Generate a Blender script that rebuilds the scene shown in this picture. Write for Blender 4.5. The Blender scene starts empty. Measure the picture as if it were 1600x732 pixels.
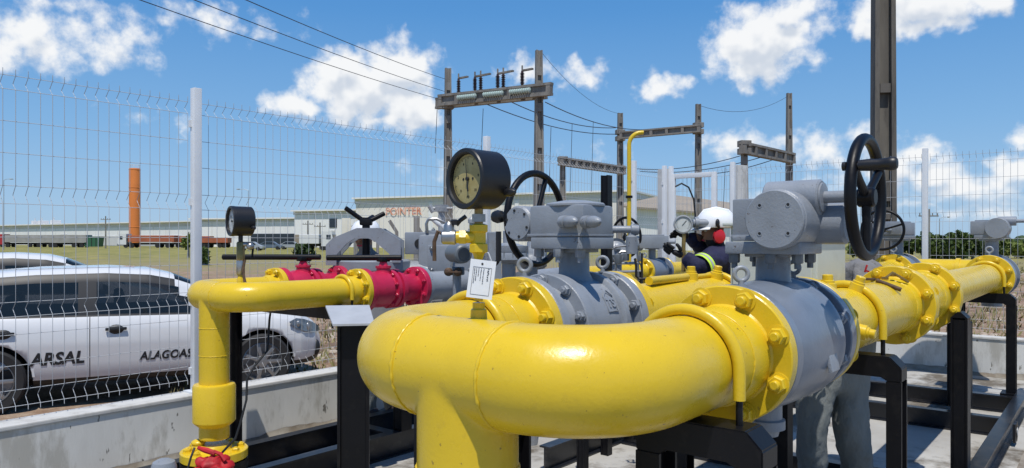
import bpy, bmesh, math, random
from mathutils import Vector, Matrix, Euler, noise as mnoise
random.seed(11)
PI = math.pi
SC = bpy.context.scene
COL = SC.collection
# ------------------------------------------------------------------ camera
# world x runs along the gas pipes, y points from the pipes to the car park, z is up; camera stands over (0,0)
CT, ST = 0.773, 0.6344
FPX, HZ, CAMZ = 1150.0, 376.0, 1.55
cam_d = bpy.data.cameras.new('camera'); cam = bpy.data.objects.new('camera', cam_d); COL.objects.link(cam)
cam.location = (0, 0, CAMZ)
cam.rotation_euler = (PI/2, 0, -math.atan2(CT, ST))
cam_d.sensor_width = 36; cam_d.lens = 36*FPX/1600; cam_d.shift_y = 10/1600
cam_d.clip_start = 0.05; cam_d.clip_end = 6000
SC.camera = cam
# ------------------------------------------------------------------ sun and exposure
SUN_DIR = Vector((-0.31, -0.22, 0.925)).normalized()      # towards the sun
sl = bpy.data.lights.new('sun', 'SUN'); sl.energy = 4.2; sl.angle = math.radians(0.55); sl.color = (1, .955, .88)
so = bpy.data.objects.new('sun', sl); COL.objects.link(so)
so.rotation_euler = (-SUN_DIR).to_track_quat('-Z', 'Y').to_euler()
SC.view_settings.view_transform = 'Standard'
try: SC.view_settings.look = 'None'
except Exception: pass
SC.view_settings.exposure = 0.0; SC.view_settings.gamma = 1; SC.view_settings.use_curve_mapping = False
SC.render.engine = 'CYCLES'
cy = SC.cycles
cy.use_denoising = True
try: cy.denoiser = 'OPENIMAGEDENOISE'
except Exception: pass
cy.max_bounces = 6; cy.diffuse_bounces = 3; cy.glossy_bounces = 3; cy.transmission_bounces = 4; cy.transparent_max_bounces = 8
cy.caustics_reflective = False; cy.caustics_refractive = False
# ------------------------------------------------------------------ world: sky + clouds by direction
def C(X, d, z=0.0):
    """point X metres right of and d metres ahead of the camera station"""
    return Vector((ST*X + CT*d, -CT*X + ST*d, z))
def P(px, d, z=0.0):
    return C((px-800)/FPX*d, d, z)
def PY(px, py, d):
    return P(px, d, CAMZ + (HZ-py)/FPX*d)
def azel(px, py):
    x, y = (px-800)/FPX, (HZ-py)/FPX
    return math.atan(x), math.atan2(y, math.hypot(1, x))
wd = bpy.data.worlds.new('World'); SC.world = wd; wd.use_nodes = True
wn, wl = wd.node_tree.nodes, wd.node_tree.links
wn.clear()
def nn(nodes, t, **kw):
    n = nodes.new(t)
    for k, v in kw.items(): setattr(n, k, v)
    return n
wout = nn(wn, 'ShaderNodeOutputWorld'); wbg = nn(wn, 'ShaderNodeBackground')
wbg.inputs['Strength'].default_value = 0.10
wl.new(wbg.outputs[0], wout.inputs[0])
sky = nn(wn, 'ShaderNodeTexSky'); sky.sky_type = 'NISHITA'; sky.sun_disc = False
sky.sun_elevation = math.asin(SUN_DIR.z); sky.sun_rotation = math.atan2(SUN_DIR.x, SUN_DIR.y)
sky.air_density = 1.0; sky.dust_density = 0.6; sky.ozone_density = 2.2; sky.altitude = 50
hs = nn(wn, 'ShaderNodeHueSaturation'); hs.inputs['Saturation'].default_value = 1.28; hs.inputs['Value'].default_value = 1.12
wl.new(sky.outputs[0], hs.inputs['Color'])
# clean tropical sky: pull the low sky from yellowish haze to pale blue, by elevation

tc = nn(wn, 'ShaderNodeTexCoord')
def vdot(v):
    n = nn(wn, 'ShaderNodeVectorMath', operation='DOT_PRODUCT'); wl.new(tc.outputs['Generated'], n.inputs[0]); n.inputs[1].default_value = v
    return n.outputs['Value']
def m2(op, a, b=None, clamp=False):
    n = nn(wn, 'ShaderNodeMath', operation=op); n.use_clamp = clamp
    for i, v in enumerate((a, b)):
        if v is None: continue
        if isinstance(v, (int, float)): n.inputs[i].default_value = v
        else: wl.new(v, n.inputs[i])
    return n.outputs[0]
az = m2('ARCTAN2', vdot((ST, -CT, 0)), vdot((CT, ST, 0)))
el = m2('ARCSINE', vdot((0, 0, 1)))
comb = nn(wn, 'ShaderNodeCombineXYZ'); wl.new(az, comb.inputs[0]); wl.new(el, comb.inputs[1])
elr = nn(wn, 'ShaderNodeValToRGB'); er = elr.color_ramp
wl.new(m2('MULTIPLY', el, 1/1.5708, True), elr.inputs[0])
stops = [(0.0, (3.7, 5.7, 8.1)), (.03, (3.2, 5.3, 8.0)), (.09, (2.2, 4.5, 7.7)), (.19, (1.0, 3.15, 6.9)), (.30, (.55, 2.2, 5.8)), (1.0, (.25, 1.1, 3.6))]
while len(er.elements) < len(stops): er.elements.new(.5)
for e_, (p_, c_) in zip(er.elements, stops): e_.position = p_; e_.color = (*[v/10 for v in c_], 1)
scl = nn(wn, 'ShaderNodeVectorMath', operation='SCALE'); wl.new(elr.outputs[0], scl.inputs[0]); scl.inputs['Scale'].default_value = 10
smx = nn(wn, 'ShaderNodeMix', data_type='RGBA'); smx.inputs[0].default_value = .85; wl.new(hs.outputs[0], smx.inputs[6]); wl.new(scl.outputs[0], smx.inputs[7])
CLOUDS = [  # centre px, radii px, weight
 (40,62,165,54,.78), (170,66,80,42,.66), (330,26,140,32,.50), (430,42,80,20,.38), (100,8,160,28,.48), (250,190,70,22,.30), (-60,60,120,60,.9),
 (622,105,62,48,1.3), (560,140,80,52,1.25), (470,165,60,22,.9), (640,165,60,45,1.15), (600,180,80,22,.8), (520,120,40,32,1.1), (660,95,22,25,1.0), (455,158,40,16,.9),
 (915,108,48,26,.62), (830,110,50,26,.6), (870,135,40,16,.5), (1036,143,48,25,.85), (965,240,40,20,.35), (1012,156,20,12,.6),
 (1192,68,82,60,1.25), (1228,22,50,26,1.05), (1155,108,48,28,1.0),
 (1430,14,140,40,1.2), (1345,40,50,24,.85), (1535,6,52,28,1.0), (1450,48,76,18,.85), (1680,30,60,30,.9),
 (1150,222,76,30,.62), (1215,212,46,24,.5), (1290,238,66,34,.8), (1350,218,56,34,.62), (1390,262,70,26,.9), (1460,262,50,28,1.0), (1275,285,110,22,.5),
 (1510,292,90,32,.85), (1590,262,60,34,1.0), (1450,318,110,18,.42), (1595,215,34,18,.7), (1440,240,28,22,.9), (1260,330,160,26,.5), (1700,300,120,50,.9), (1560,335,130,20,.5),
 (900,240,60,18,.25), (700,270,90,26,.30), (780,292,60,20,.3),
 (-300,120,180,60,1.), (-600,200,220,70,1.), (-900,60,200,60,1.), (1950,150,160,60,1.), (2400,90,220,70,1.), (2700,250,300,60,1.),
 (400,-160,160,60,1.), (1000,-220,180,60,1.), (1700,-180,160,60,1.)]
def density(vec, fine=True):
    """how much cloud there is at a direction (azimuth, elevation)"""
    def noise(sc, det, rg):
        n = nn(wn, 'ShaderNodeTexNoise'); n.inputs['Scale'].default_value = sc; n.inputs['Detail'].default_value = det; n.inputs['Roughness'].default_value = rg
        wl.new(vec, n.inputs['Vector']); return n
    wob = nn(wn, 'ShaderNodeVectorMath', operation='MULTIPLY_ADD')      # ragged outlines
    wl.new(noise(13, 4 if fine else 2, .6).outputs['Color'], wob.inputs[0]); wob.inputs[1].default_value = (.075, .06, 0); wob.inputs[2].default_value = (-.0375, -.03, 0)
    wadd = nn(wn, 'ShaderNodeVectorMath', operation='ADD'); wl.new(vec, wadd.inputs[0]); wl.new(wob.outputs[0], wadd.inputs[1])
    acc = None
    for (cx, cyy, rx, ry, wgt) in CLOUDS:
        if not (-1500 < cx < 3200): continue
        a0, e0 = azel(cx, cyy); a1, _ = azel(cx+rx, cyy); _, e1 = azel(cx, cyy-ry)
        ra, re = max(a1-a0, .01), max(e1-e0, .008)
        s = nn(wn, 'ShaderNodeVectorMath', operation='SUBTRACT'); wl.new(wadd.outputs[0], s.inputs[0]); s.inputs[1].default_value = (a0, e0, 0)
        d = nn(wn, 'ShaderNodeVectorMath', operation='MULTIPLY'); wl.new(s.outputs[0], d.inputs[0]); d.inputs[1].default_value = (1/ra, 1/re, 0)
        ln = nn(wn, 'ShaderNodeVectorMath', operation='LENGTH'); wl.new(d.outputs[0], ln.inputs[0])
        v = m2('MULTIPLY', m2('SUBTRACT', 1.45, ln.outputs['Value']), wgt)
        acc2 = v if acc is None else m2('SMOOTH_MAX', acc, v)
        if acc is not None: acc2.node.inputs[2].default_value = .25
        acc = acc2
    # billows: rounded cells for the heaps, fine noise for the wisps
    d1 = m2('ADD', acc, m2('MULTIPLY', m2('SUBTRACT', noise(30, 8 if fine else 2, .62).outputs['Fac'], .54), 1.7))
    if not fine: return d1
    vo = nn(wn, 'ShaderNodeTexVoronoi'); vo.inputs['Scale'].default_value = 34; vo.voronoi_dimensions = '2D'
    wl.new(wadd.outputs[0], vo.inputs['Vector'])
    return m2('ADD', d1, m2('MULTIPLY', m2('SUBTRACT', .40, vo.outputs['Distance']), .55))
dens = density(comb.outputs[0])
sh = nn(wn, 'ShaderNodeVectorMath', operation='ADD'); wl.new(comb.outputs[0], sh.inputs[0]); sh.inputs[1].default_value = (-.004, .017, 0)
above = density(sh.outputs[0], False)
mr = nn(wn, 'ShaderNodeMapRange', interpolation_type='SMOOTHSTEP'); wl.new(dens, mr.inputs[0]); mr.inputs[1].default_value = .14; mr.inputs[2].default_value = .98
mr.inputs[4].default_value = .98
# parts with much cloud above them lie in its shade
core = nn(wn, 'ShaderNodeMapRange', interpolation_type='SMOOTHSTEP'); wl.new(m2('SUBTRACT', above, m2('MULTIPLY', dens, .45)), core.inputs[0]); core.inputs[1].default_value = .28; core.inputs[2].default_value = 1.1
ccol = nn(wn, 'ShaderNodeMix', data_type='RGBA'); wl.new(core.outputs[0], ccol.inputs[0])
ccol.inputs[6].default_value = (9.4, 9.5, 9.6, 1); ccol.inputs[7].default_value = (6.3, 6.9, 7.8, 1)
mix = nn(wn, 'ShaderNodeMix', data_type='RGBA'); wl.new(mr.outputs[0], mix.inputs[0]); wl.new(smx.outputs[2], mix.inputs[6]); wl.new(ccol.outputs[2], mix.inputs[7])
wl.new(mix.outputs[2], wbg.inputs['Color'])
wd.cycles.sampling_method = 'MANUAL'; wd.cycles.sample_map_resolution = 1024
# ------------------------------------------------------------------ helpers
def frame(axis):
    """rotation whose local +Z is axis"""
    return Vector(axis).normalized().to_track_quat('Z', 'Y').to_matrix().to_4x4()
class MB:
    def __init__(self): self.bm = bmesh.new(); self.uv = None
    def _new(self, verts, faces, M=None, mat=0):
        vs = [self.bm.verts.new((M @ Vector(v)) if M is not None else v) for v in verts]
        out = []
        for f in faces:
            try:
                fc = self.bm.faces.new([vs[i] for i in f]); fc.material_index = mat; out.append(fc)
            except ValueError: pass
        return vs, out
    def box(self, c, s, M=None, bev=0.0, mat=0):
        x, y, z = s[0]/2, s[1]/2, s[2]/2
        v = [(c[0]+i*x, c[1]+j*y, c[2]+k*z) for i in (-1, 1) for j in (-1, 1) for k in (-1, 1)]
        vs, fs = self._new(v, [(0,1,3,2),(4,6,7,5),(0,4,5,1),(2,3,7,6),(0,2,6,4),(1,5,7,3)], M, mat)
        if bev > 0:
            es = list({e for f in fs for e in f.edges})
            r = bmesh.ops.bevel(self.bm, geom=es, offset=bev, segments=2, affect='EDGES', profile=.6)
            for f in r['faces']: f.material_index = mat
        return self
    def bx(self, a, b, **k):
        a, b = Vector(a), Vector(b)
        return self.box((a+b)/2, (abs(b.x-a.x), abs(b.y-a.y), abs(b.z-a.z)), **k)
    def lathe(self, prof, M=None, n=32, mat=0, caps=True, a0=0.0):
        """prof: list of (radius, height) along local Z"""
        vs = []
        for r, h in prof:
            for i in range(n):
                a = a0+2*PI*i/n; vs.append((r*math.cos(a), r*math.sin(a), h))
        fs = []
        for j in range(len(prof)-1):
            for i in range(n):
                k = (i+1) % n
                fs.append((j*n+i, j*n+k, (j+1)*n+k, (j+1)*n+i))
        if caps:
            fs.append(tuple(reversed(range(n)))); fs.append(tuple((len(prof)-1)*n+i for i in range(n)))
        self._new(vs, fs, M, mat); return self
    def cyl(self, p0, p1, r0, r1=None, n=24, mat=0, bev=0.0):
        p0, p1 = Vector(p0), Vector(p1); L = (p1-p0).length
        M = Matrix.Translation(p0) @ frame(p1-p0); r1 = r0 if r1 is None else r1
        if bev: pr = [(r0-bev, 0), (r0, bev), (r1, L-bev), (r1-bev, L)]
        else: pr = [(r0, 0), (r1, L)]
        return self.lathe(pr, M, n, mat)
    def tube(self, pts, r, n=12, mat=0, closed=False, caps=True):
        pts = [Vector(p) for p in pts]; N = len(pts)
        rs = r if isinstance(r, (list, tuple)) else [r]*N
        t0 = (pts[1]-pts[0]).normalized()
        up = Vector((0, 0, 1)) if abs(t0.z) < .9 else Vector((1, 0, 0))
        nrm = t0.cross(up).normalized(); vs = []
        for i, p in enumerate(pts):
            if closed: t = (pts[(i+1) % N]-pts[i-1]).normalized()
            else: t = (pts[min(i+1, N-1)]-pts[max(i-1, 0)]).normalized()
            nrm = (nrm - t*nrm.dot(t)).normalized(); b = t.cross(nrm)
            for k in range(n):
                a = 2*PI*k/n; vs.append(p + (nrm*math.cos(a)+b*math.sin(a))*rs[i])
        fs = []
        for i in range(N if closed else N-1):
            j = (i+1) % N
            for k in range(n):
                l = (k+1) % n; fs.append((i*n+k, i*n+l, j*n+l, j*n+k))
        if caps and not closed:
            fs.append(tuple(reversed(range(n)))); fs.append(tuple((N-1)*n+k for k in range(n)))
        self._new(vs, fs, None, mat); return self
    def prism(self, poly, M, depth, mat=0, bev=0.0):
        """polygon in local XY extruded along local Z by depth"""
        n = len(poly)
        vs = [(x, y, 0) for x, y in poly]+[(x, y, depth) for x, y in poly]
        fs = [tuple(reversed(range(n))), tuple(range(n, 2*n))]+[(i, (i+1) % n, n+(i+1) % n, n+i) for i in range(n)]
        _, fc = self._new(vs, fs, M, mat)
        if bev > 0:
            es = list({e for f in fc for e in f.edges})
            r = bmesh.ops.bevel(self.bm, geom=es, offset=bev, segments=2, affect='EDGES')
            for f in r['faces']: f.material_index = mat
        return self
    def ball(self, c, r, s=(1, 1, 1), M=None, n=20, m=12, mat=0):
        vs = [];
        for j in range(1, m):
            t = PI*j/m
            for i in range(n):
                a = 2*PI*i/n; vs.append((c[0]+r*s[0]*math.sin(t)*math.cos(a), c[1]+r*s[1]*math.sin(t)*math.sin(a), c[2]+r*s[2]*math.cos(t)))
        top, bot = len(vs), len(vs)+1
        vs += [(c[0], c[1], c[2]+r*s[2]), (c[0], c[1], c[2]-r*s[2])]
        fs = [(top, i, (i+1) % n) for i in range(n)]+[((m-2)*n+(i+1) % n, (m-2)*n+i, bot) for i in range(n)]
        for j in range(m-2):
            for i in range(n):
                k = (i+1) % n; fs.append((j*n+i, (j+1)*n+i, (j+1)*n+k, j*n+k))
        self._new(vs, fs, M, mat); return self
    def add_mesh(self, me): self.bm.from_mesh(me); return self
ORG = {}
def setp(o, label=None, cat=None, group=None, kind=None):
    if label: o['label'] = label
    if cat: o['category'] = cat
    if group: o['group'] = group
    if kind: o['kind'] = kind
    return o
def thing(name, label, cat, loc=(0, 0, 0), rz=0.0, group=None):
    o = bpy.data.objects.new(name, None); COL.objects.link(o)
    o.empty_display_size = .1
    o.location = loc; o.rotation_euler = (0, 0, rz)
    ORG[o.name] = Matrix.Translation(loc) @ Matrix.Rotation(rz, 4, 'Z')
    return setp(o, label, cat, group)
def build(mb, name, mat, parent=None, local=False, loc=None, smooth=True, ang=38):
    """link a bmesh as one object; coordinates are world unless local, then in the frame of the thing"""
    me = bpy.data.meshes.new(name)
    bmesh.ops.recalc_face_normals(mb.bm, faces=mb.bm.faces)
    if parent is not None:
        M = ORG[parent.name]
        if not local: mb.bm.transform(M.inverted())
    elif loc is not None and not local:
        mb.bm.transform(Matrix.Translation(-Vector(loc)))
    mb.bm.to_mesh(me); mb.bm.free()
    for m in (mat if isinstance(mat, (list, tuple)) else [mat]): me.materials.append(m)
    if smooth:
        me.shade_smooth(); me.set_sharp_from_angle(angle=math.radians(ang))
    o = bpy.data.objects.new(name, me); COL.objects.link(o)
    if parent is not None:
        o.parent = parent; ORG[o.name] = ORG[parent.name]
    elif loc is not None: o.location = loc; ORG[o.name] = Matrix.Translation(loc)
    else: ORG[o.name] = Matrix.Identity(4)
    return o
def inst(name, me, parent, M):
    """one more object of a shared mesh at world matrix M under parent"""
    o = bpy.data.objects.new(name, me); COL.objects.link(o)
    o.parent = parent; o.matrix_local = ORG[parent.name].inverted() @ M
    return o
def copy_tree(o, parent=None):
    c = o.copy(); COL.objects.link(c)
    if parent is not None: c.parent = parent
    if o.name in ORG: ORG[c.name] = ORG[o.name]
    for ch in list(o.children): copy_tree(ch, c)
    return c
def eval_mesh(o):
    dg = bpy.context.evaluated_depsgraph_get(); dg.update()
    return bpy.data.meshes.new_from_object(o.evaluated_get(dg))
def text_mesh(body, size, extrude=.001, offset=0.0, align='CENTER', shear=0):
    cu = bpy.data.curves.new('txt', 'FONT'); cu.body = body; cu.size = size; cu.extrude = extrude; cu.offset = offset
    cu.align_x = align; cu.align_y = 'CENTER'; cu.resolution_u = 3; cu.shear = shear
    o = bpy.data.objects.new('txt', cu); COL.objects.link(o)
    me = eval_mesh(o); bpy.data.objects.remove(o); return me
# ------------------------------------------------------------------ materials
def mat(name, col, rough=.5, metal=0.0, bump=0.0, bscale=60, var=0.0, vscale=6, spec=.5, col2=None, detail=5, dirt=0.0, dcol=(.12, .09, .05), dscale=3, coat=0.0, stretch=None, bdist=.004, dlo=.53, dhi=.70, rvar=0.0, chips=0.0, chipcol=(.10, .045, .02), chipscale=30):
    m = bpy.data.materials.new(name); m.use_nodes = True
    nt = m.node_tree; b = nt.nodes['Principled BSDF']
    b.inputs['Roughness'].default_value = rough; b.inputs['Metallic'].default_value = metal
    b.inputs['Specular IOR Level'].default_value = spec
    if coat: b.inputs['Coat Weight'].default_value = coat; b.inputs['Coat Roughness'].default_value = .08
    geo = nt.nodes.new('ShaderNodeNewGeometry')
    vec = geo.outputs['Position']
    if stretch:
        mp = nt.nodes.new('ShaderNodeMapping'); mp.inputs['Scale'].default_value = stretch; nt.links.new(vec, mp.inputs[0]); vec = mp.outputs[0]
    def noise(sc, det=5, rg=.6):
        n = nt.nodes.new('ShaderNodeTexNoise'); n.inputs['Scale'].default_value = sc; n.inputs['Detail'].default_value = det; n.inputs['Roughness'].default_value = rg
        nt.links.new(vec, n.inputs['Vector']); return n.outputs['Fac']
    c = (*col, 1)
    cur = None
    if var > 0 or col2:
        mx = nt.nodes.new('ShaderNodeMix'); mx.data_type = 'RGBA'
        mr = nt.nodes.new('ShaderNodeMapRange'); mr.inputs[1].default_value = .35; mr.inputs[2].default_value = .65
        nt.links.new(noise(vscale, detail), mr.inputs[0]); nt.links.new(mr.outputs[0], mx.inputs[0])
        k = 1-var
        mx.inputs[6].default_value = c; mx.inputs[7].default_value = (*(col2 if col2 else [x*k for x in col]), 1)
        cur = mx.outputs[2]
    if dirt > 0:
        mx = nt.nodes.new('ShaderNodeMix'); mx.data_type = 'RGBA'
        mr = nt.nodes.new('ShaderNodeMapRange'); mr.inputs[1].default_value = dlo; mr.inputs[2].default_value = dhi; mr.inputs[4].default_value = dirt
        nt.links.new(noise(dscale, 8, .68), mr.inputs[0]); nt.links.new(mr.outputs[0], mx.inputs[0])
        if cur is not None: nt.links.new(cur, mx.inputs[6])
        else: mx.inputs[6].default_value = c
        mx.inputs[7].default_value = (*dcol, 1); cur = mx.outputs[2]
    if rvar > 0:      # worn gloss
        mr = nt.nodes.new('ShaderNodeMapRange'); mr.inputs[1].default_value = .3; mr.inputs[2].default_value = .7; mr.inputs[3].default_value = max(.05, rough-rvar); mr.inputs[4].default_value = rough+rvar
        nt.links.new(noise(11, 6, .65), mr.inputs[0]); nt.links.new(mr.outputs[0], b.inputs['Roughness'])
    if chips > 0:     # small paint chips and specks
        mx = nt.nodes.new('ShaderNodeMix'); mx.data_type = 'RGBA'
        mr = nt.nodes.new('ShaderNodeMapRange'); mr.inputs[1].default_value = .70-.03*chips; mr.inputs[2].default_value = .73-.03*chips; mr.inputs[4].default_value = .85
        nt.links.new(noise(chipscale, 3, .75), mr.inputs[0]); nt.links.new(mr.outputs[0], mx.inputs[0])
        if cur is not None: nt.links.new(cur, mx.inputs[6])
        else: mx.inputs[6].default_value = c
        mx.inputs[7].default_value = (*chipcol, 1); cur = mx.outputs[2]
    if cur is not None: nt.links.new(cur, b.inputs['Base Color'])
    else: b.inputs['Base Color'].default_value = c
    if bump > 0:
        bp = nt.nodes.new('ShaderNodeBump'); bp.inputs['Strength'].default_value = bump; bp.inputs['Distance'].default_value = bdist
        nt.links.new(noise(bscale, 4), bp.inputs['Height']); nt.links.new(bp.outputs[0], b.inputs['Normal'])
    return m
M = {}
M['yellow'] = mat('yellow_paint', (.715, .492, .020), .29, bump=.15, bscale=95, var=.07, vscale=6, dirt=.35, dcol=(.46, .31, .03), dscale=20, dlo=.58, dhi=.75, rvar=.10, chips=.5, chipcol=(.27, .16, .03), chipscale=34)
M['shaded_bluegrey'] = mat('shaded_blue_grey_valve_paint', (.185, .215, .265), .28, bump=.2, bscale=70, var=.2, vscale=6, dirt=.25, dcol=(.20, .22, .25), dscale=7)  # body grey darkened and blued in colour for the gearbox's shade; far valves share it
M['grey'] = mat('grey_paint', (.28, .305, .34), .38, bump=.30, bscale=130, var=.16, vscale=7, dirt=.4, dcol=(.19, .19, .185), dscale=12, rvar=.12, chips=.8, chipcol=(.10, .07, .05), chipscale=40)
M['greyd'] = mat('dark_grey_paint', (.15, .17, .19), .45, bump=.2, bscale=60, var=.2, vscale=8)
M['pink'] = mat('crimson_paint', (.55, .018, .070), .35, rvar=.1, chips=.8, chipcol=(.3, .02, .04), chipscale=45, bump=.35, bscale=90, var=.18, vscale=10, dirt=.3, dcol=(.3, .01, .05), dscale=14)
M['black'] = mat('black_paint', (.006, .006, .008), .42, spec=.25, bump=.12, bscale=60, var=.35, vscale=5, dirt=.25, dcol=(.05, .045, .04), dscale=10)
M['blackrub'] = mat('black_plastic', (.012, .012, .014), .42, bump=.10, bscale=90, var=.3, vscale=9)
M['steel'] = mat('bare_steel', (.42, .42, .42), .35, .8, var=.3, vscale=20)
M['brass'] = mat('brass', (.42, .28, .10), .38, .7, var=.4, vscale=25)
M['rust'] = mat('rusty_bolt', (.12, .07, .04), .7, .2, var=.5, vscale=40)
M['white'] = mat('white_paint', (.72, .74, .76), .38, var=.08, vscale=4)
M['wire'] = mat('white_coated_wire', (.42, .44, .46), .5)
M['cream'] = mat('cream_enamel', (.60, .63, .58), .45, bump=.1, bscale=40, var=.10, vscale=3, dirt=.3, dcol=(.35, .34, .28), dscale=5)
M['dial'] = mat('yellowed_dial', (.36, .285, .10), .5, col2=(.45, .38, .165), vscale=25)
M['dialw'] = mat('white_dial', (.62, .64, .62), .4, var=.15, vscale=30)
M['ink'] = mat('black_ink', (.015, .015, .015), .6)
M['glass'] = mat('clear_glass', (.8, .8, .8), .03)
gb = M['glass'].node_tree.nodes['Principled BSDF']; gb.inputs['Transmission Weight'].default_value = 1; gb.inputs['IOR'].default_value = 1.02
M['paper'] = mat('white_card', (.78, .80, .82), .5, var=.05, vscale=30)
M['red'] = mat('red_cloth', (.50, .012, .02), .6, bump=.4, bscale=60, var=.4, vscale=15)
M['car'] = mat('white_car_paint', (.68, .69, .70), .22, coat=.6, var=.03, vscale=1.5)
M['carglass'] = mat('tinted_car_glass', (.012, .018, .021), .04, spec=.6)
M['carglass'].node_tree.nodes['Principled BSDF'].inputs['Alpha'].default_value = .80
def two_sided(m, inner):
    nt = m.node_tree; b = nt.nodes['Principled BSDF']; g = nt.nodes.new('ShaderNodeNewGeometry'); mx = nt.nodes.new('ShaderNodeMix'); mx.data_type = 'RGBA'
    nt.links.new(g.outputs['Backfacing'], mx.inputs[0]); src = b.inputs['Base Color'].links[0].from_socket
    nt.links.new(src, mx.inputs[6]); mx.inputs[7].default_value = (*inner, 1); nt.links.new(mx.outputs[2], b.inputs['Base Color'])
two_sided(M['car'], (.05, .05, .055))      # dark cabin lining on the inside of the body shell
M['tyre'] = mat('tyre_rubber', (.018, .018, .019), .75, bump=.2, bscale=50)
M['alloy'] = mat('alloy_rim', (.35, .36, .37), .35, .7)
M['lens'] = mat('headlight_lens', (.25, .28, .31), .06, .3, spec=.8, var=.6, vscale=12)
M['vinyl'] = mat('black_vinyl', (.015, .016, .018), .5)
M['pole'] = mat('weathered_concrete_pole', (.17, .16, .145), .85, bump=.5, bscale=14, col2=(.27, .255, .23), vscale=2.5, detail=8, dirt=.7, dcol=(.055, .055, .05), dscale=4, stretch=(1, 1, .25))
M['polel'] = mat('whitewashed_concrete', (.56, .56, .54), .8, bump=.4, bscale=20, var=.2, vscale=3, dirt=.6, dcol=(.2, .19, .17), dscale=5, stretch=(1, 1, .35))
M['insul'] = mat('glass_insulator', (.5, .62, .58), .15)
M['porc'] = mat('dark_porcelain', (.06, .035, .03), .25)
M['cable'] = mat('black_cable', (.012, .012, .012), .55)
M['cable_far'] = mat('weathered_cable', (.05, .055, .07), .55)
M['navy'] = mat('navy_coverall_cloth', (.012, .014, .055), .8, bump=.7, bscale=22, var=.35, vscale=9, bdist=.012)
M['glove'] = mat('black_glove', (.010, .010, .011), .7, bump=.5, bscale=50, bdist=.006)
M['skin'] = mat('skin', (.33, .17, .10), .5, bump=.1, bscale=120, var=.12, vscale=20)
M['hair'] = mat('dark_hair', (.012, .009, .007), .6, bump=.6, bscale=150)
M['helmet'] = mat('white_helmet_plastic', (.80, .81, .82), .22)
M['muff'] = mat('red_plastic', (.55, .02, .03), .3)
M['trouser'] = mat('grey_trouser_cloth', (.150, .165, .165), .85, bump=.6, bscale=30, var=.30, vscale=5, bdist=.02, col2=(.21, .225, .22), stretch=(1, 1, .45))
M['shirt'] = mat('grey_work_shirt', (.21, .205, .205), .85, bump=.9, bscale=12, var=.25, vscale=8, bdist=.02)
M['hivis'] = mat('lime_reflective_tape', (.55, .80, .08), .4)
M['shoe'] = mat('brown_leather', (.035, .018, .014), .5, bump=.3, bscale=60)
M['poledark'] = mat('dark_weathered_pole', (.095, .086, .075), .9, bump=.7, bscale=12, col2=(.17, .155, .13), vscale=2.2, detail=9, dirt=.7, dcol=(.03, .03, .028), dscale=4, stretch=(1, 1, .2))
M['orange'] = mat('orange_render', (.74, .22, .045), .7, bump=.1, bscale=3, var=.12, vscale=.4)
# ------------------------------------------------------------------ ground, slab, walls
GZ = -0.09
def ground_mat():
    m = bpy.data.materials.new('field'); m.use_nodes = True
    nt = m.node_tree; L = nt.links; b = nt.nodes['Principled BSDF']; b.inputs['Roughness'].default_value = .95
    b.inputs['Specular IOR Level'].default_value = .15
    g = nt.nodes.new('ShaderNodeNewGeometry'); pos = g.outputs['Position']
    def noise(sc, det=6, rg=.6, st=None):
        v = pos
        if st:
            mp = nt.nodes.new('ShaderNodeMapping'); mp.inputs['Scale'].default_value = st; mp.inputs['Rotation'].default_value = (0, 0, math.radians(39)); L.new(pos, mp.inputs[0]); v = mp.outputs[0]
        n = nt.nodes.new('ShaderNodeTexNoise'); n.inputs['Scale'].default_value = sc; n.inputs['Detail'].default_value = det; n.inputs['Roughness'].default_value = rg
        L.new(v, n.inputs['Vector']); return n.outputs['Fac']
    def rng(v, a, c_, lo=0, hi=1):
        n = nt.nodes.new('ShaderNodeMapRange'); L.new(v, n.inputs[0]); n.inputs[1].default_value = a; n.inputs[2].default_value = c_; n.inputs[3].default_value = lo; n.inputs[4].default_value = hi
        return n.outputs[0]
    def mx(f, a, c_):
        n = nt.nodes.new('ShaderNodeMix'); n.data_type = 'RGBA'; L.new(f, n.inputs[0])
        for i, v in ((6, a), (7, c_)):
            if isinstance(v, tuple): n.inputs[i].default_value = (*v, 1)
            else: L.new(v, n.inputs[i])
        return n.outputs[2]
    def ma(op, a, c_):
        n = nt.nodes.new('ShaderNodeMath'); n.operation = op
        for i, v in enumerate((a, c_)):
            if isinstance(v, (int, float)): n.inputs[i].default_value = v
            else: L.new(v, n.inputs[i])
        return n.outputs[0]
    ln = nt.nodes.new('ShaderNodeVectorMath'); ln.operation = 'LENGTH'; L.new(pos, ln.inputs[0]); dist = ln.outputs['Value']
    big = noise(.09, 4); mid = noise(.5, 7, .68); fine = noise(5, 7, .7)
    soil = mx(rng(fine, .4, .62), (.25, .16, .11), (.38, .29, .21))
    soil = mx(rng(mid, .5, .62), soil, (.17, .115, .08))
    dry = mx(rng(fine, .35, .65), (.30, .25, .14), (.23, .21, .10))
    green = mx(rng(noise(.35, 6, .65), .38, .62), (.33, .29, .10), (.16, .165, .055))
    f1 = rng(ma('ADD', ma('MULTIPLY', dist, .03), ma('MULTIPLY', mid, 2.2)), 2.25, 2.6)   # soil to dry grass with ragged edge
    base = mx(f1, soil, dry)
    f2 = rng(ma('ADD', ma('MULTIPLY', dist, .02), ma('MULTIPLY', noise(.14, 7, .7), 4.2)), 3.15, 3.9)
    base = mx(f2, base, green)
    L.new(base, b.inputs['Base Color'])
    bp = nt.nodes.new('ShaderNodeBump'); bp.inputs['Strength'].default_value = .8; bp.inputs['Distance'].default_value = .06
    L.new(noise(7, 6, .7), bp.inputs['Height']); L.new(bp.outputs[0], b.inputs['Normal'])
    return m
mb = MB(); R = 2500
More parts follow.
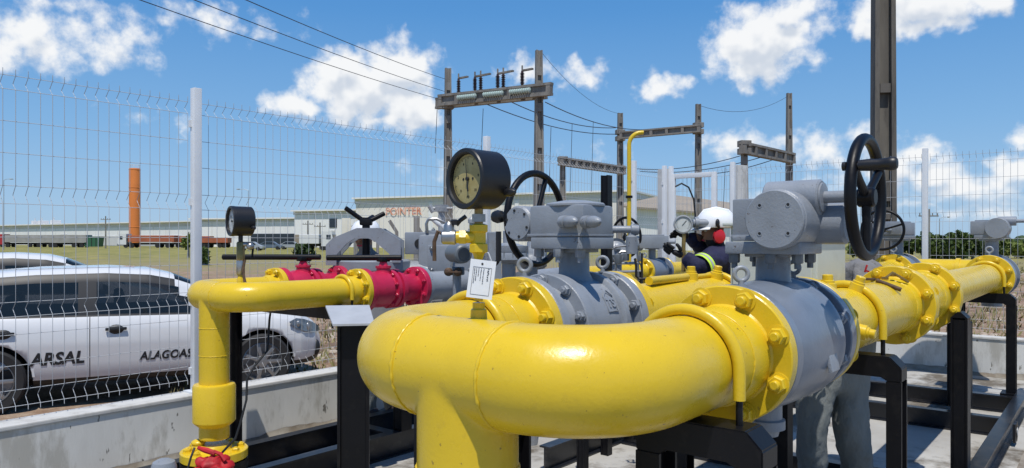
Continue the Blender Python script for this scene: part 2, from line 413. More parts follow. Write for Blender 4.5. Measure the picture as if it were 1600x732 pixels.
# finer ring near the yard with gentle lumps, flat far away
def gz(x, y):
    d = math.hypot(x, y)
    n = mnoise.noise(Vector((x*.05, y*.05, 3.3)))
    return GZ + (n*.35*min(1, max(0, (d-25)/40)) if d < 400 else 0)
rad = [0, 6, 10, 14, 18, 22, 27, 33, 40, 50, 62, 78, 98, 125, 160, 220, 400, 900, R]; NS = 96
vs = [(0, 0, GZ)]
for r in rad[1:]:
    for i in range(NS):
        a = 2*PI*i/NS; x, y = r*math.cos(a), r*math.sin(a); vs.append((x, y, gz(x, y)))
fs = [(0, 1+i, 1+(i+1) % NS) for i in range(NS)]
for j in range(len(rad)-2):
    for i in range(NS):
        k = (i+1) % NS; fs.append((1+j*NS+i, 1+(j+1)*NS+i, 1+(j+1)*NS+k, 1+j*NS+k))
mb._new(vs, fs); g = build(mb, 'ground', ground_mat()); setp(g, 'dry field of brown soil and yellowed grass beyond the fence', 'ground', kind='structure')
M['slab'] = mat('yard_concrete', (.46, .45, .42), .8, bump=.35, bscale=25, col2=(.33, .315, .285), vscale=1.3, detail=9, dirt=.9, dcol=(.10, .08, .055), dscale=1.1, dlo=.50, dhi=.60)
M['wall'] = mat('rendered_wall', (.74, .73, .69), .85, bump=.4, bscale=18, col2=(.60, .585, .54), vscale=2.2, detail=9, dirt=.5, dcol=(.26, .235, .18), dscale=3.6, dlo=.50, dhi=.60, chips=1.2, chipcol=(.10, .09, .07), chipscale=16, stretch=(1, 1, .3))
M['wallbase'] = mat('damp_wall_foot', (.17, .14, .105), .9, bump=.5, bscale=30, col2=(.28, .26, .22), vscale=6, detail=9)
M['coping'] = mat('wall_coping', (.58, .57, .54), .8, bump=.3, bscale=30, var=.15, vscale=6, dirt=.5, dcol=(.25, .22, .17), dscale=6)
mb = MB(); mb.bx((-7, -12, GZ-.3), (9.94, 5.09, 0)); setp(build(mb, 'yard_floor', M['slab'], smooth=False), 'pale stained concrete floor of the fenced gas yard', 'floor', kind='structure')
WT = .446
def wall(a, b, label):
    t = thing('low_wall', label, 'wall', (Vector(a)+Vector(b))/2*Vector((1, 1, 0)) if False else ((a[0]+b[0])/2, (a[1]+b[1])/2, GZ))
    build(MB().bx((a[0], a[1], GZ-.2), (b[0], b[1], WT-.03), bev=.006), 'wall_body', M['wall'], t, smooth=False)
    e = .012
    build(MB().bx((a[0]-e, a[1]-e, WT-.03), (b[0]+e, b[1]+e, WT), bev=.008), 'coping', M['coping'], t, smooth=False)
    return t
w1 = wall((-7, 5.10, 0), (9.94, 5.28, 0), 'long low concrete wall below the fence beside the white cars')
w2 = wall((9.95, -12, 0), (10.12, 5.28, 0), 'low concrete wall under the back fence behind the black skid')
# rough dirty foot of the walls: mortar splash left on the floor
def splash(p0, p1, nrm, par):
    mb = MB(); p0, p1, nrm = Vector(p0), Vector(p1), Vector(nrm); n = int((p1-p0).length/.07)
    vs = []; fs = []
    for i in range(n+1):
        q = p0.lerp(p1, i/n); a = .035+.03*mnoise.noise(Vector((i*.21, 1.3, 0)))+.015*random.random(); h = .045+.03*mnoise.noise(Vector((i*.17, 9.3, 0)))+.012*random.random()
        vs += [q+nrm*.004+Vector((0, 0, h)), q+nrm*a*.5+Vector((0, 0, h*.45)), q+nrm*a*1.6+Vector((0, 0, .002))]
    for i in range(n):
        for k in range(2): fs.append((i*3+k, i*3+k+1, i*3+k+4, i*3+k+3))
    mb._new(vs, fs); build(mb, 'mortar_foot', M['wallbase'], par)
splash((-1, 5.10, 0), (9.9, 5.10, 0), (0, -1, 0), w1)
splash((9.95, 5.1, 0), (9.95, -3, 0), (-1, 0, 0), w2)
# ------------------------------------------------------------------ welded mesh fences
FT = 2.60
HW = [2.56, 2.475, 2.28, 2.085, 1.885, 1.775, 1.57, 1.37, 1.17, 1.08, .97, .78, .63, .53]
FOLDS = [(2.56, 2.475), (1.885, 1.775), (1.17, 1.08), (.63, .53)]
def off(z):
    for a, b in FOLDS:
        if b <= z <= a: return .05*(1-abs((z-(a+b)/2)/((a-b)/2)))
    return 0.0
def fence(A, B, posts, out, label, left_end=True):
    A, B, out = Vector(A), Vector(B), Vector(out)
    dv = (B-A).normalized(); Lt = (B-A).length
    t = thing('mesh_fence', label, 'fence', (A+B)/2+Vector((0, 0, WT)))
    ps = sorted(posts)
    zz = [FT]+sorted({z for z in HW} | {(a+b)/2 for a, b in FOLDS}, reverse=True)+[.50]
    for i in range(len(ps)-1):
        mb = MB(); s0, s1 = ps[i]+.045, ps[i+1]-.045
        n = int((s1-s0)/.0667); st = (s1-s0)/n
        for k in range(n+1):
            q = A+dv*(s0+k*st)
            mb.tube([q+out*(off(z)+.035)+Vector((0, 0, z)) for z in zz], .0019, n=4)
        for z in HW:
            mb.tube([A+dv*s0+out*(off(z)+.041)+Vector((0, 0, z)), A+dv*s1+out*(off(z)+.041)+Vector((0, 0, z))], .0019, n=4)
        build(mb, 'mesh_panel', M['wire'], t)
    for s in ps:
        q = A+dv*s; mb = MB(); w = .033
        fr = Matrix(((dv.x, out.x, 0, q.x), (dv.y, out.y, 0, q.y), (0, 0, 1, 0), (0, 0, 0, 1)))
        mb.box((0, -.0, (WT+2.66)/2), (.06, .06, 2.66-WT), fr, bev=.006)
        mb.box((0, 0, WT+.006), (.13, .13, .012), fr)
        for z in (2.4, 1.83, 1.1, .6): mb.box((-.034, .02, z), (.012, .03, .05), fr)
        build(mb, 'post', M['white'], t)
    return t
fence((-7, 5.19, 0), (9.9, 5.19, 0), [3.45, 6.55, 9.69, 12.9, 16.0, 16.9], (0, 1, 0), 'white welded mesh fence with folded wires in front of the parked cars')
fence((10.03, 5.19, 0), (10.03, -11, 0), [.04, 1.0, 3.41, 6.6, 9.8, 13.0], (1, 0, 0), 'white welded mesh fence across the back of the yard before the hedge')
# gate and whitewashed posts at the far corner
def ht(px, d, y): return CAMZ+(HZ-y)/FPX*d
t = thing('gate', 'white framed mesh gate standing at the far corner of the yard', 'gate', (10.25, 4.75, GZ))
g0, g1 = P(1052, 11.0), P(1116, 10.6)
dv = (g1-g0).normalized(); Lg = (g1-g0).length; fr = Matrix.Translation(g0) @ Matrix.Rotation(math.atan2(dv.y, dv.x), 4, 'Z')
mb = MB(); zt = 2.54
for x in (0, Lg): mb.box((x, 0, (zt+.1)/2), (.07, .06, zt-.1), fr, bev=.005)
for z in (zt-.035, .13): mb.box((Lg/2, 0, z), (Lg-.075, .06, .07), fr, bev=.005)
build(mb, 'frame', M['white'], t)
mb = MB()
n = int(Lg/.066)
for k in range(1, n): mb.tube([fr @ Vector((k*Lg/n, 0, .15)), fr @ Vector((k*Lg/n, 0, zt-.05))], .0019, n=4)
for z in [.3+.2*i for i in range(11)]: mb.tube([fr @ Vector((0, 0, z)), fr @ Vector((Lg, 0, z))], .0019, n=4)
build(mb, 'mesh_infill', M['wire'], t)
def cpost(px, d, wpx, ytop, label, name='concrete_post', m='polel'):
    p = P(px, d, GZ); w = wpx/FPX*d; zt = ht(px, d, ytop)
    mb = MB(); fr = Matrix.Translation((p.x, p.y, 0)) @ Matrix.Rotation(-.35, 4, 'Z')
    mb.box((0, 0, (zt+GZ-.3)/2), (w, w*.8, zt-GZ+.3), fr, bev=.012)
    return setp(build(mb, name, M[m], None, loc=p), label, 'post')
cpost(1040, 11.9, 20, 265, 'short whitewashed concrete post behind the fence corner beside the gate')
cpost(1154, 12.2, 22, 259, 'taller whitewashed concrete post rising behind the pale cabinet')
# ------------------------------------------------------------------ poles and gantries
def hpole_mesh(mb, p, w0, w1, ztop, rz=0.0, depth=.7, slots=True, zb=None):
    """tapered concrete pole of double-T section"""
    zb = p.z if zb is None else zb
    def sec(w):
        a, b_, f, g_ = w/2, w*depth/2, w*.22, w*.13
        return [(-a, -b_), (-a+f, -b_), (-a+f, -g_/2), (a-f, -g_/2), (a-f, -b_), (a, -b_), (a, b_), (a-f, b_), (a-f, g_/2), (-a+f, g_/2), (-a+f, b_), (-a, b_)]
    Mx = Matrix.Translation((p.x, p.y, 0)) @ Matrix.Rotation(rz, 4, 'Z')
    s0, s1 = sec(w0), sec(w1); n = len(s0)
    vs = [(x, y, zb) for x, y in s0]+[(x, y, ztop) for x, y in s1]
    fs = [tuple(range(n, 2*n)), tuple(reversed(range(n)))]+[(i, (i+1) % n, n+(i+1) % n, n+i) for i in range(n)]
    mb._new(vs, fs, Mx)
    if slots:   # solid cross webs left between the long recesses
        H = ztop-zb; k = zb+H*.12
        while k < ztop-.3:
            f = (k-zb)/H; w = w0*(1-f)+w1*f
            mb.box((0, 0, k), (w*.58, w*depth*.96, .35), Mx); k += 1.5
# big pole by the back fence
p = P(1380, 12.3, GZ)
mb = MB(); hpole_mesh(mb, p, .36, .285, 9.5, rz=-1.06, depth=.8, slots=False)
Mx = Matrix.Translation((p.x, p.y, 0)) @ Matrix.Rotation(-1.06, 4, 'Z')
for z0, z1 in ((-.3, .9), (1.9, 2.1), (2.2, 2.55), (4.0, 4.15), (6.2, 6.4), (8.0, 9.5)): mb.box((0, 0, (z0+z1)/2), (.16, .24, z1-z0), Mx)
setp(build(mb, 'utility_pole', M['poledark'], None, loc=p), 'tall dark weathered concrete pole behind the black handwheel', 'pole')
def xbeam(mb, a, b_, h, w, holes=5):
    """concrete cross beam with hollow panels between ribs"""
    a, b_ = Vector(a), Vector(b_); L = (b_-a).length; dv = (b_-a)/L
    sd = Vector((0, 0, 1)).cross(dv).normalized(); up = dv.cross(sd)
    Mx = Matrix(((dv.x, sd.x, up.x, a.x), (dv.y, sd.y, up.y, a.y), (dv.z, sd.z, up.z, a.z), (0, 0, 0, 1)))
    mb.box((L/2, 0, h*.40), (L, w, h*.2), Mx); mb.box((L/2, 0, -h*.40), (L, w, h*.2), Mx); mb.box((L/2, 0, 0), (L, w*.25, h*.62), Mx)
    for i in range(holes+1): mb.box((L*(.02+.96*i/holes), 0, 0), (L*.035, w*.92, h*.62), Mx)
    return Mx
def collar(mb, p, z, w, rz): mb.box((0, 0, z), (w, w*.8, w*.55), Matrix.Translation((p.x, p.y, 0)) @ Matrix.Rotation(rz, 4, 'Z'), bev=.02)
# gantry with insulators (left)
pA, pB = P(700, 33.5, GZ), P(842, 30.5, GZ)
t = thing('substation_gantry', 'concrete gantry carrying six insulators on its beam behind the big gauge', 'gantry', pA, 0)
zA, zB = ht(700, 33.5, 107), ht(842, 30.5, 79)
mb = MB(); hpole_mesh(mb, pA, .44, .27, zA, rz=-.6); build(mb, 'pole', M['pole'], t, smooth=False)
mb = MB(); hpole_mesh(mb, pB, .46, .27, zB, rz=-.6); build(mb, 'pole', M['pole'], t, smooth=False)
a, b_ = PY(684, 160, 33.9), PY(858, 142, 30.1)
off2 = Vector((-.22, -.3, 0))
mb = MB(); Mx = xbeam(mb, a+off2, b_+off2, .52, .22, 6); xbeam(mb, a-off2, b_-off2, .52, .22, 6); collar(mb, pA, a.z-.25, .5, -.6); collar(mb, pB, b_.z, .5, -.6)
build(mb, 'cross_beam', M['pole'], t, smooth=False)
L = (b_-a).length
for i, f in enumerate((.22, .345, .43, .55, .635, .76)):
    q = a.lerp(b_, f)+(off2 if i % 2 else -off2)+Vector((0, 0, .26)); hh = .78 if i % 2 == 0 else .62
    mb = MB(); pr = [(.05, 0)]
    for k in range(8): pr += [(.06, hh*.1+hh*.1*k), (.105, hh*.13+hh*.1*k), (.06, hh*.16+hh*.1*k)]
    pr += [(.05, hh)]
    mb.lathe(pr, Matrix.Translation(q), 12)
    ins = build(mb, 'insulator', M['porc'], t)
    mb = MB(); arm = (b_-a).normalized()
    mb.box((q.x+.12, q.y-.2, q.z+hh+.04), (.12, .52, .07), None); mb.cyl(q+Vector((0, 0, hh)), q+Vector((0, 0, hh+.22)), .035, n=8)
    build(mb, 'contact_arm', M['pole'], ins)
for f in (.18, .42, .65):
    q = a.lerp(b_, f)+off2*1.7
    mb = MB(); dv = (b_-a).normalized()
    for k in range(9):
        c = q+dv*(k*.12); mb.lathe([(.02, -.05), (.11, -.02), (.11, .02), (.02, .05)], Matrix.Translation(c) @ frame(dv), 12)
    build(mb, 'glass_insulator', M['insul'], t)
# gantry with two arms (middle)
pC, pD, pE = P(969, 42.5, GZ), P(1091, 40.2, GZ), P(879, 40, GZ)
t = thing('substation_gantry', 'concrete gantry of three poles with two beams behind the yellow vent pipe', 'gantry', pC, 0)
for q, w, z in ((pC, .42, ht(969, 42.5, 177)), (pD, .40, ht(1091, 40.2, 163)), (pE, .4, ht(879, 40, 247))):
    mb = MB(); hpole_mesh(mb, q, w, w*.66, z, rz=-.7); build(mb, 'pole', M['pole'], t, smooth=False)
mb = MB(); xbeam(mb, PY(969, 212, 42.1), PY(1095, 201, 39.8), .42, .3, 5)
collar(mb, pC, PY(969, 207, 42.5).z, .5, -.7); collar(mb, pC, PY(969, 217, 42.5).z, .5, -.7); collar(mb, pD, PY(1091, 196, 40.2).z, .5, -.7); collar(mb, pD, PY(1091, 206, 40.2).z, .5, -.7)
build(mb, 'cross_beam', M['pole'], t, smooth=False)
mb = MB(); xbeam(mb, PY(874, 252, 39.6), PY(976, 267, 42.2), .46, .3, 9); collar(mb, pE, PY(879, 249, 40).z, .5, -.7); collar(mb, pC, PY(969, 263, 42.5).z, .5, -.7)
build(mb, 'cross_beam', M['pole'], t, smooth=False)
# gantry on the right
pF, pG = P(1163, 33, GZ), P(1233, 37, GZ)
t = thing('substation_gantry', 'concrete gantry with one sloping beam left of the tall dark pole', 'gantry', pF, 0)
for q, w, z in ((pF, .38, ht(1163, 33, 222)), (pG, .38, ht(1233, 37, 146))):
    mb = MB(); hpole_mesh(mb, q, w, w*.62, z, rz=-.7); build(mb, 'pole', M['pole'], t, smooth=False)
mb = MB(); xbeam(mb, PY(1159, 231, 32.6), PY(1239, 248, 37), .52, .3, 5); collar(mb, pF, PY(1163, 225, 33).z, .5, -.7); collar(mb, pF, PY(1163, 237, 33).z, .5, -.7); collar(mb, pG, PY(1233, 250, 37).z, .5, -.7)
build(mb, 'cross_beam', M['pole'], t, smooth=False)
# overhead conductors
def wire(pts, label, r=.016, sag=.0, name='power_line', grp='overhead power lines'):
    out = []
    for i in range(len(pts)-1):
        a, b_ = Vector(pts[i]), Vector(pts[i+1])
        for k in range(12):
            f = k/12; q = a.lerp(b_, f); q.z -= sag*4*f*(1-f); out.append(q)
    out.append(Vector(pts[-1]))
    o = build(MB().tube(out, r, n=5), name, M['cable_far'], None, loc=out[0]); setp(o, label, 'wire', grp)
def ext(a, b_, f): return a+(b_-a)*f
for i, (p0, p1, lab) in enumerate((((692, 157), (228, -2), 'lowest cable running from the insulator gantry to the upper left'), ((694, 143), (312, -2), 'middle cable running from the insulator gantry to the upper left'), ((696, 124), (392, -2), 'uppermost cable running from the insulator gantry to the upper left'))):
    a, b_ = PY(*p0, 33), PY(*p1, 16)
    wire([a, ext(a, b_, 1.25)], lab, r=.011, sag=.12)
for p0, p1, lab in (((762, 164), (962, 210), 'lowest slack cable between the insulator gantry and the middle gantry'), ((795, 158), (962, 200), 'middle slack cable between the insulator gantry and the middle gantry'), ((852, 160), (1012, 203), 'upper slack cable between the insulator gantry and the middle gantry')):
    wire([PY(*p0, 32), PY(*p1, 42)], lab, r=.022, sag=.35)
for p0, p1, lab in (((984, 263), (1160, 243), 'upper slack cable reaching the right hand gantry beam'), ((1000, 268), (1190, 246), 'middle slack cable reaching the right hand gantry beam'), ((1050, 272), (1208, 250), 'lower slack cable reaching the right hand gantry beam')):
    wire([PY(*p0, 42), PY(*p1, 34)], lab, r=.02, sag=.3)
for p0, p1, lab in (((846, 82), (968, 178), 'thin earth cable from the insulator gantry down to the middle gantry'), ((1092, 165), (1232, 150), 'thin earth cable between the middle and right hand gantries')):
    wire([PY(*p0, 31), PY(*p1, 42 if p0[0] < 900 else 37)], lab, r=.009, sag=.5)
def ypt(px, lab, y0, y1, d):
    wire([PY(px, y0, d), PY(px-3, y1, d)], lab, r=.014, name='drop_cable', grp='drop cables at the substation')
ypt(861, 'hanging drop cable just right of the insulator gantry', 199, 300, 33); ypt(894, 'second hanging drop cable right of the insulator gantry', 194, 300, 36); ypt(927, 'third hanging drop cable right of the insulator gantry', 190, 300, 39)
ypt(683, 'hanging drop cable left of the insulator gantry', 172, 240, 33); ypt(755, 'hanging drop cable below the insulator beam', 170, 240, 33); ypt(1133, 'long drop cable hanging before the right hand gantry', 262, 330, 35)
# ------------------------------------------------------------------ far buildings
M['bwhite'] = mat('white_cladding', (.87, .865, .855), .6, var=.05, vscale=.08, dirt=.25, dcol=(.45, .44, .42), dscale=.2, stretch=(1, 1, .3))
M['bcream'] = mat('cream_render', (.86, .81, .735), .75, var=.08, vscale=.1, dirt=.4, dcol=(.42, .38, .30), dscale=.15, stretch=(1, 1, .3))
M['bgrey'] = mat('grey_fascia', (.66, .65, .635), .7, var=.1, vscale=.2)
M['bdark'] = mat('dark_shopfront', (.03, .04, .055), .15)
M['roofb'] = mat('brown_fibre_roof', (.33, .28, .22), .85, var=.15, vscale=.3, dirt=.4, dcol=(.2, .17, .14), dscale=.4)
def slabwall(mb, a, b_, z0, z1, th, mat_=0):
    """vertical wall from a to b (plan), front face on the camera side"""
    a, b_ = Vector((a.x, a.y, 0)), Vector((b_.x, b_.y, 0)); dv = (b_-a); L = dv.length; dv /= L
    n = Vector((-dv.y, dv.x, 0)); 
    if n.dot(a) < 0: n = -n
    Mx = Matrix(((dv.x, n.x, 0, a.x), (dv.y, n.y, 0, a.y), (0, 0, 1, 0), (0, 0, 0, 1)))
    vs = [(0, 0, z0), (L, 0, z0), (L, 0, z1 if not isinstance(z1, tuple) else z1[1]), (0, 0, z1 if not isinstance(z1, tuple) else z1[0])]
    vs += [(x, th, z) for x, _, z in vs]
    mb._new(vs, [(0, 1, 2, 3), (7, 6, 5, 4), (0, 4, 5, 1), (1, 5, 6, 2), (2, 6, 7, 3), (3, 7, 4, 0)], Mx, mat_)
    return Mx, L
def bld(name, label, pa, pb, zt, wallm, depth=40, fascia=.9, parts=()):
    (pxa, da), (pxb, db) = pa, pb
    a, b_ = P(pxa, da), P(pxb, db)
    t = thing(name, label, 'building', a*.5+b_*.5)
    mb = MB(); Mx, L = slabwall(mb, a, b_, GZ-.5, zt-fascia, depth); w = build(mb, 'wall', M[wallm], t, smooth=False)
    mb = MB(); slabwall(mb, a+(a-b_).normalized()*.3, b_+(b_-a).normalized()*.3, zt-fascia, zt-.35, depth); build(mb, 'fascia', M['bgrey'], t, smooth=False)
    mb = MB(); slabwall(mb, a+(a-b_).normalized()*.6-Mx.col[1].to_3d()*.8, b_+(b_-a).normalized()*.6-Mx.col[1].to_3d()*.8, zt-.35, zt, depth); build(mb, 'roof', M['bwhite'], t, smooth=False)
    def rect(u0, u1, z0, z1, m, nm, th=.25):
        mb = MB(); mb.bx((u0*L, -.12, z0), (u1*L, th, z1)); mb.bm.transform(Mx); return build(mb, nm, M[m], t, smooth=False)
    for (u0, u1, z0, z1, m, nm) in parts: rect(u0, u1, z0, z1, m, nm)
    # vertical cladding seams
    n = max(3, int(L/6))
    for i in range(1, n):
        mb = MB(); mb.bx((L*i/n-.06, -.05, 0), (L*i/n+.06, .05, zt-fascia)); mb.bm.transform(Mx); build(mb, 'cladding_seam', M['bgrey'], t, smooth=False)
    return t, Mx, L
t, Mx, L = bld('warehouse', 'long white warehouse with grey fascia behind the trucks and orange tower', (-90, 290), (300, 206), 7.1, 'bwhite', 60, 1.6,
    [(.47, .53, 0, 3.2, 'bgrey', 'loading_door'), (.60, .97, 0, 3.0, 'bgrey', 'loading_canopy'), (.56, .585, 2, 3.6, 'bgrey', 'sign_panel')])
for f in (.41, .44, .49):
    mb = MB(); mb.bx((L*f, 2, 7.1), (L*f+1.3, 5, 8.4), bev=.1); mb.cyl((L*f+.6, 3, 8.4), (L*f+.6, 3, 9.4), .15, n=8); mb.bm.transform(Mx); build(mb, 'roof_fan', M['bgrey'], t, smooth=False)
bld('warehouse', 'bright white warehouse with dark glazed shopfront behind the small black gauge', (300, 198), (462, 190), 7.5, 'bwhite', 50, 1.1, [(.58, 1.0, 0, 3.3, 'bdark', 'shopfront')])
bld('warehouse', 'white block with a dark square sign left of the graffiti building', (460, 184), (556, 178), 9.1, 'bwhite', 40, 1.2, [(.0, .38, 0, 3.0, 'roofb', 'shutter'), (.58, .70, 4.7, 6.9, 'bdark', 'sign_panel'), (.58, .66, 2.2, 4.0, 'bgrey', 'vent'), (.78, .92, .5, 7, 'bcream', 'pilaster')])
t, Mx, L = bld('warehouse', 'tall cream building with orange graffiti on its wall', (556, 168), (985, 142), 11.3, 'bcream', 50, 1.5, [(.30, .315, 0, 9.8, 'bwhite', 'pilaster'), (.62, .635, 0, 9.8, 'bwhite', 'pilaster')])
M['graf'] = mat('orange_spray_paint', (.72, .20, .09), .7, col2=(.80, .48, .36), vscale=.7)
me = text_mesh('POINTER', 2.3, .02, .02, 'CENTER')
mb = MB(); mb.add_mesh(me); mb.bm.transform(Mx @ Matrix.Translation((L*.20, -.2, 7.9)) @ Matrix.Rotation(PI/2, 4, 'X'))
build(mb, 'graffiti', M['graf'], t, smooth=False)
# sloping roofed warehouse to the right
a, b_ = P(978, 120), P(1150, 108)
t = thing('warehouse', 'low warehouse with a long sloping brown roof behind the gate', 'building', a*.5+b_*.5)
mb = MB(); Mx, L = slabwall(mb, a, b_, GZ-.5, (7.0, 5.0), 30); build(mb, 'wall', M['bwhite'], t, smooth=False)
mb = MB(); vs = [(-1, -1, 7.0), (L+1, -1, 4.9), (L+1, 16, 6.3), (-1, 16, 9.6), (-1, -1, 7.3), (L+1, -1, 5.2), (L+1, 16, 6.6), (-1, 16, 9.9)]
mb._new(vs, [(0, 1, 2, 3), (7, 6, 5, 4), (0, 4, 5, 1), (1, 5, 6, 2), (2, 6, 7, 3), (3, 7, 4, 0)], Mx); build(mb, 'roof', M['roofb'], t, smooth=False)
# orange tower
p = P(210.5, 185, GZ); zt = ht(0, 185, 263)
t = thing('water_tower', 'tall orange cylindrical tower rising behind the parked trucks', 'tower', p)
mb = MB(); r = 8.2/FPX*185
mb.lathe([(r, GZ-.5), (r, zt-.3), (r*.97, zt-.1), (r*.2, zt)], Matrix.Translation((p.x, p.y, 0)), 40); build(mb, 'shaft', M['orange'], t)
mb = MB()
for z in (zt*.25, zt*.5, zt*.75, zt-.4): mb.lathe([(r+.0, z-.10), (r+.05, z-.06), (r+.05, z+.06), (r+.0, z+.10)], Matrix.Translation((p.x, p.y, 0)), 40, caps=False)
build(mb, 'ring', M['orange'], t)
mb = MB()
for a in range(16): mb.cyl((p.x+r*.9*math.cos(a*PI/8), p.y+r*.9*math.sin(a*PI/8), zt-.2), (p.x+r*.9*math.cos(a*PI/8), p.y+r*.9*math.sin(a*PI/8), zt+.8), .03, n=6)
mb.tube([(p.x+r*.9*math.cos(a*PI/12), p.y+r*.9*math.sin(a*PI/12), zt+.8) for a in range(24)], .035, n=6, closed=True); build(mb, 'railing', M['bgrey'], t)
# ------------------------------------------------------------------ trucks, far cars
M['tred'] = mat('red_truck_paint', (.42, .03, .035), .35); M['tgrey'] = mat('grey_tarpaulin', (.36, .35, .33), .8, var=.2, vscale=.6)
M['tgreen'] = mat('green_skip_paint', (.03, .12, .06), .6); M['torange'] = mat('rust_red_trailer', (.44, .13, .06), .6, var=.25, vscale=.7)
M['twhite'] = mat('white_truck_paint', (.70, .70, .70), .35); M['dark'] = mat('dark_underbody', (.02, .02, .02), .8)
def wheels(xs, r, w, y):
    return [(lambda mb, x=x, s=s: mb.cyl((x, s*y-w/2, r), (x, s*y+w/2, r), r, n=16)) for x in xs for s in (-1, 1)]
def veh(name, label, cat, px, d, rz, parts, group=None):
    t = thing(name, label, cat, P(px, d, GZ), rz, group)
    for nm, m, f in parts:
        if isinstance(f, list):
            for g_ in f: mb = MB(); g_(mb); build(mb, nm, M[m], t, local=True, smooth=False)
        else: mb = MB(); f(mb); build(mb, nm, M[m], t, local=True, smooth=False)
    return t
CAMROT = math.atan2(-CT, ST)     # world direction of picture-right
def cabshape(mb, x0, x1, zt, w=2.4):
    mb.prism([(x0, .7), (x1, .7), (x1, 1.5), (x1-.25*(1 if x1 > x0 else -1), zt), (x0, zt)], Matrix.Rotation(PI/2, 4, 'X') @ Matrix.Translation((0, 0, -w/2)), w)
def truck(px, d, label, cabm, bedm, cab=True, L=11, bedz=(1.2, 2.9), face=-1, rz=CAMROT):
    pr = [('chassis', 'dark', lambda mb: mb.bx((-L/2, -.5, .7), (L/2, .5, 1.1))), ('wheel', 'tyre', wheels([-L*.36, -L*.25, L*.2, L*.38], .5, .3, 1.0))]
    if bedm: pr.append(('cargo_body', bedm, lambda mb: mb.bx((-L/2+(2.3 if cab and face < 0 else 0), -1.25, bedz[0]), (L/2-(2.3 if cab and face > 0 else 0), 1.25, bedz[1]), bev=.06)))
    if cab:
        s = face
        pr += [('cab', cabm, lambda mb: cabshape(mb, s*(L/2-1.9), s*L/2, 3.1)), ('windscreen', 'bdark', lambda mb: mb.box((s*(L/2-.10), 0, 2.2), (.12, 2.0, .8))), ('side_window', 'bdark', [lambda mb: mb.box((s*(L/2-.75), -1.21, 2.2), (.7, .05, .7)), lambda mb: mb.box((s*(L/2-.75), 1.21, 2.2), (.7, .05, .7))]), ('bumper', 'dark', lambda mb: mb.box((s*(L/2+.05), 0, .75), (.2, 2.3, .4), bev=.04))]
    return veh('truck', label, 'truck', px, d, rz, pr, 'trucks parked in front of the warehouse')
truck(36, 172, 'red cab truck with grey load, leftmost of the parked trucks', 'tred', 'tgrey', True, 11.5)
truck(107, 168, 'grey covered trailer truck between the red cab and the green skip', 'twhite', 'tgrey', False, 9.5, (1.15, 2.9))
veh('skip', 'dark green waste skip left of the white truck cab', 'skip', 147, 168, CAMROT, [('container', 'tgreen', lambda mb: mb.prism([(-1.5, .2), (1.5, .2), (1.8, 2.5), (-1.8, 2.5)], Matrix.Rotation(PI/2, 4, 'X') @ Matrix.Translation((0, 0, -1)), 2)), ('rib', 'dark', [(lambda mb, x=x: mb.box((x, -1.03, 1.3), (.12, .08, 2.2))) for x in (-1, 0, 1)])])
truck(232, 164, 'white cab truck with rust red trailer at the foot of the orange tower', 'twhite', 'torange', True, 12.5, (1.3, 2.75))
truck(302, 168, 'rust red trailer without cab just left of the white fence post', 'twhite', 'torange', False, 8.5, (1.2, 2.6))
truck(338, 166, 'rust red low trailer standing right of the white fence post', 'twhite', 'torange', False, 6, (1.1, 2.3))
truck(497, 120, 'white box truck parked before the block with the dark sign', 'twhite', 'twhite', True, 5.5, (1.1, 2.6), face=1)
def farcar(px, d, label, m):
    prof = [(-2, .3), (2, .3), (2.05, .7), (1.2, .9), (.6, 1.42), (-.9, 1.45), (-1.7, .95), (-2.05, .85)]
    win = [(1.0, .92), (.52, 1.36), (-.85, 1.38), (-1.5, .95)]
    return veh('parked_car', label, 'car', px, d, CAMROT+.1, [('body', m, lambda mb: mb.prism(prof, Matrix.Rotation(PI/2, 4, 'X') @ Matrix.Translation((0, 0, -.82)), 1.64, bev=.08)),
        ('window', 'bdark', lambda mb: mb.prism(win, Matrix.Rotation(PI/2, 4, 'X') @ Matrix.Translation((0, 0, -.83)), 1.66)), ('wheel', 'tyre', wheels((-1.25, 1.3), .31, .2, .75))], 'cars parked before the warehouses')
M['csil'] = mat('silver_car_paint', (.42, .45, .48), .3, .2); M['cblue'] = mat('blue_grey_car_paint', (.12, .16, .22), .3)
farcar(392, 118, 'pale silver car nearest the small black gauge', 'csil'); farcar(423, 130, 'blue grey car parked before the dark shopfront', 'cblue'); farcar(455, 135, 'silver car parked at the right end of the dark shopfront', 'csil')
# ------------------------------------------------------------------ lamps and small poles
M['galv'] = mat('galvanised_pole', (.36, .37, .38), .5, .3)
def lamp(px, d, ytop, label, side=1, arm=.9):
    p = P(px, d, GZ); z = ht(px, d, ytop); t = thing('street_lamp', label, 'lamp', p)
    rt = C(1, 0).normalized()*side
    build(MB().cyl(p, (p.x, p.y, z), .07, .04, n=8), 'pole', M['galv'], t)
    q = Vector((p.x, p.y, z)); build(MB().tube([q, q+rt*arm*.5+Vector((0, 0, .18)), q+rt*arm+Vector((0, 0, .2))], .03, n=6), 'arm', M['galv'], t)
    c = q+rt*(arm+.3)+Vector((0, 0, .2)); build(MB().ball(c, .35, (1, .5, .25), n=10, m=6), 'lamp_head', M['galv'], t)
lamp(6, 120, 282, 'tall street lamp at the left edge beyond the cars', 1); lamp(388, 110, 298, 'street lamp behind the small black gauge', -1, 1.2)
lamp(1345, 150, 318, 'distant street lamp seen through the black handwheel', 1, 1.0); lamp(1468, 90, 342, 'thin street lamp above the hedge right of the fence post', 1, .8)
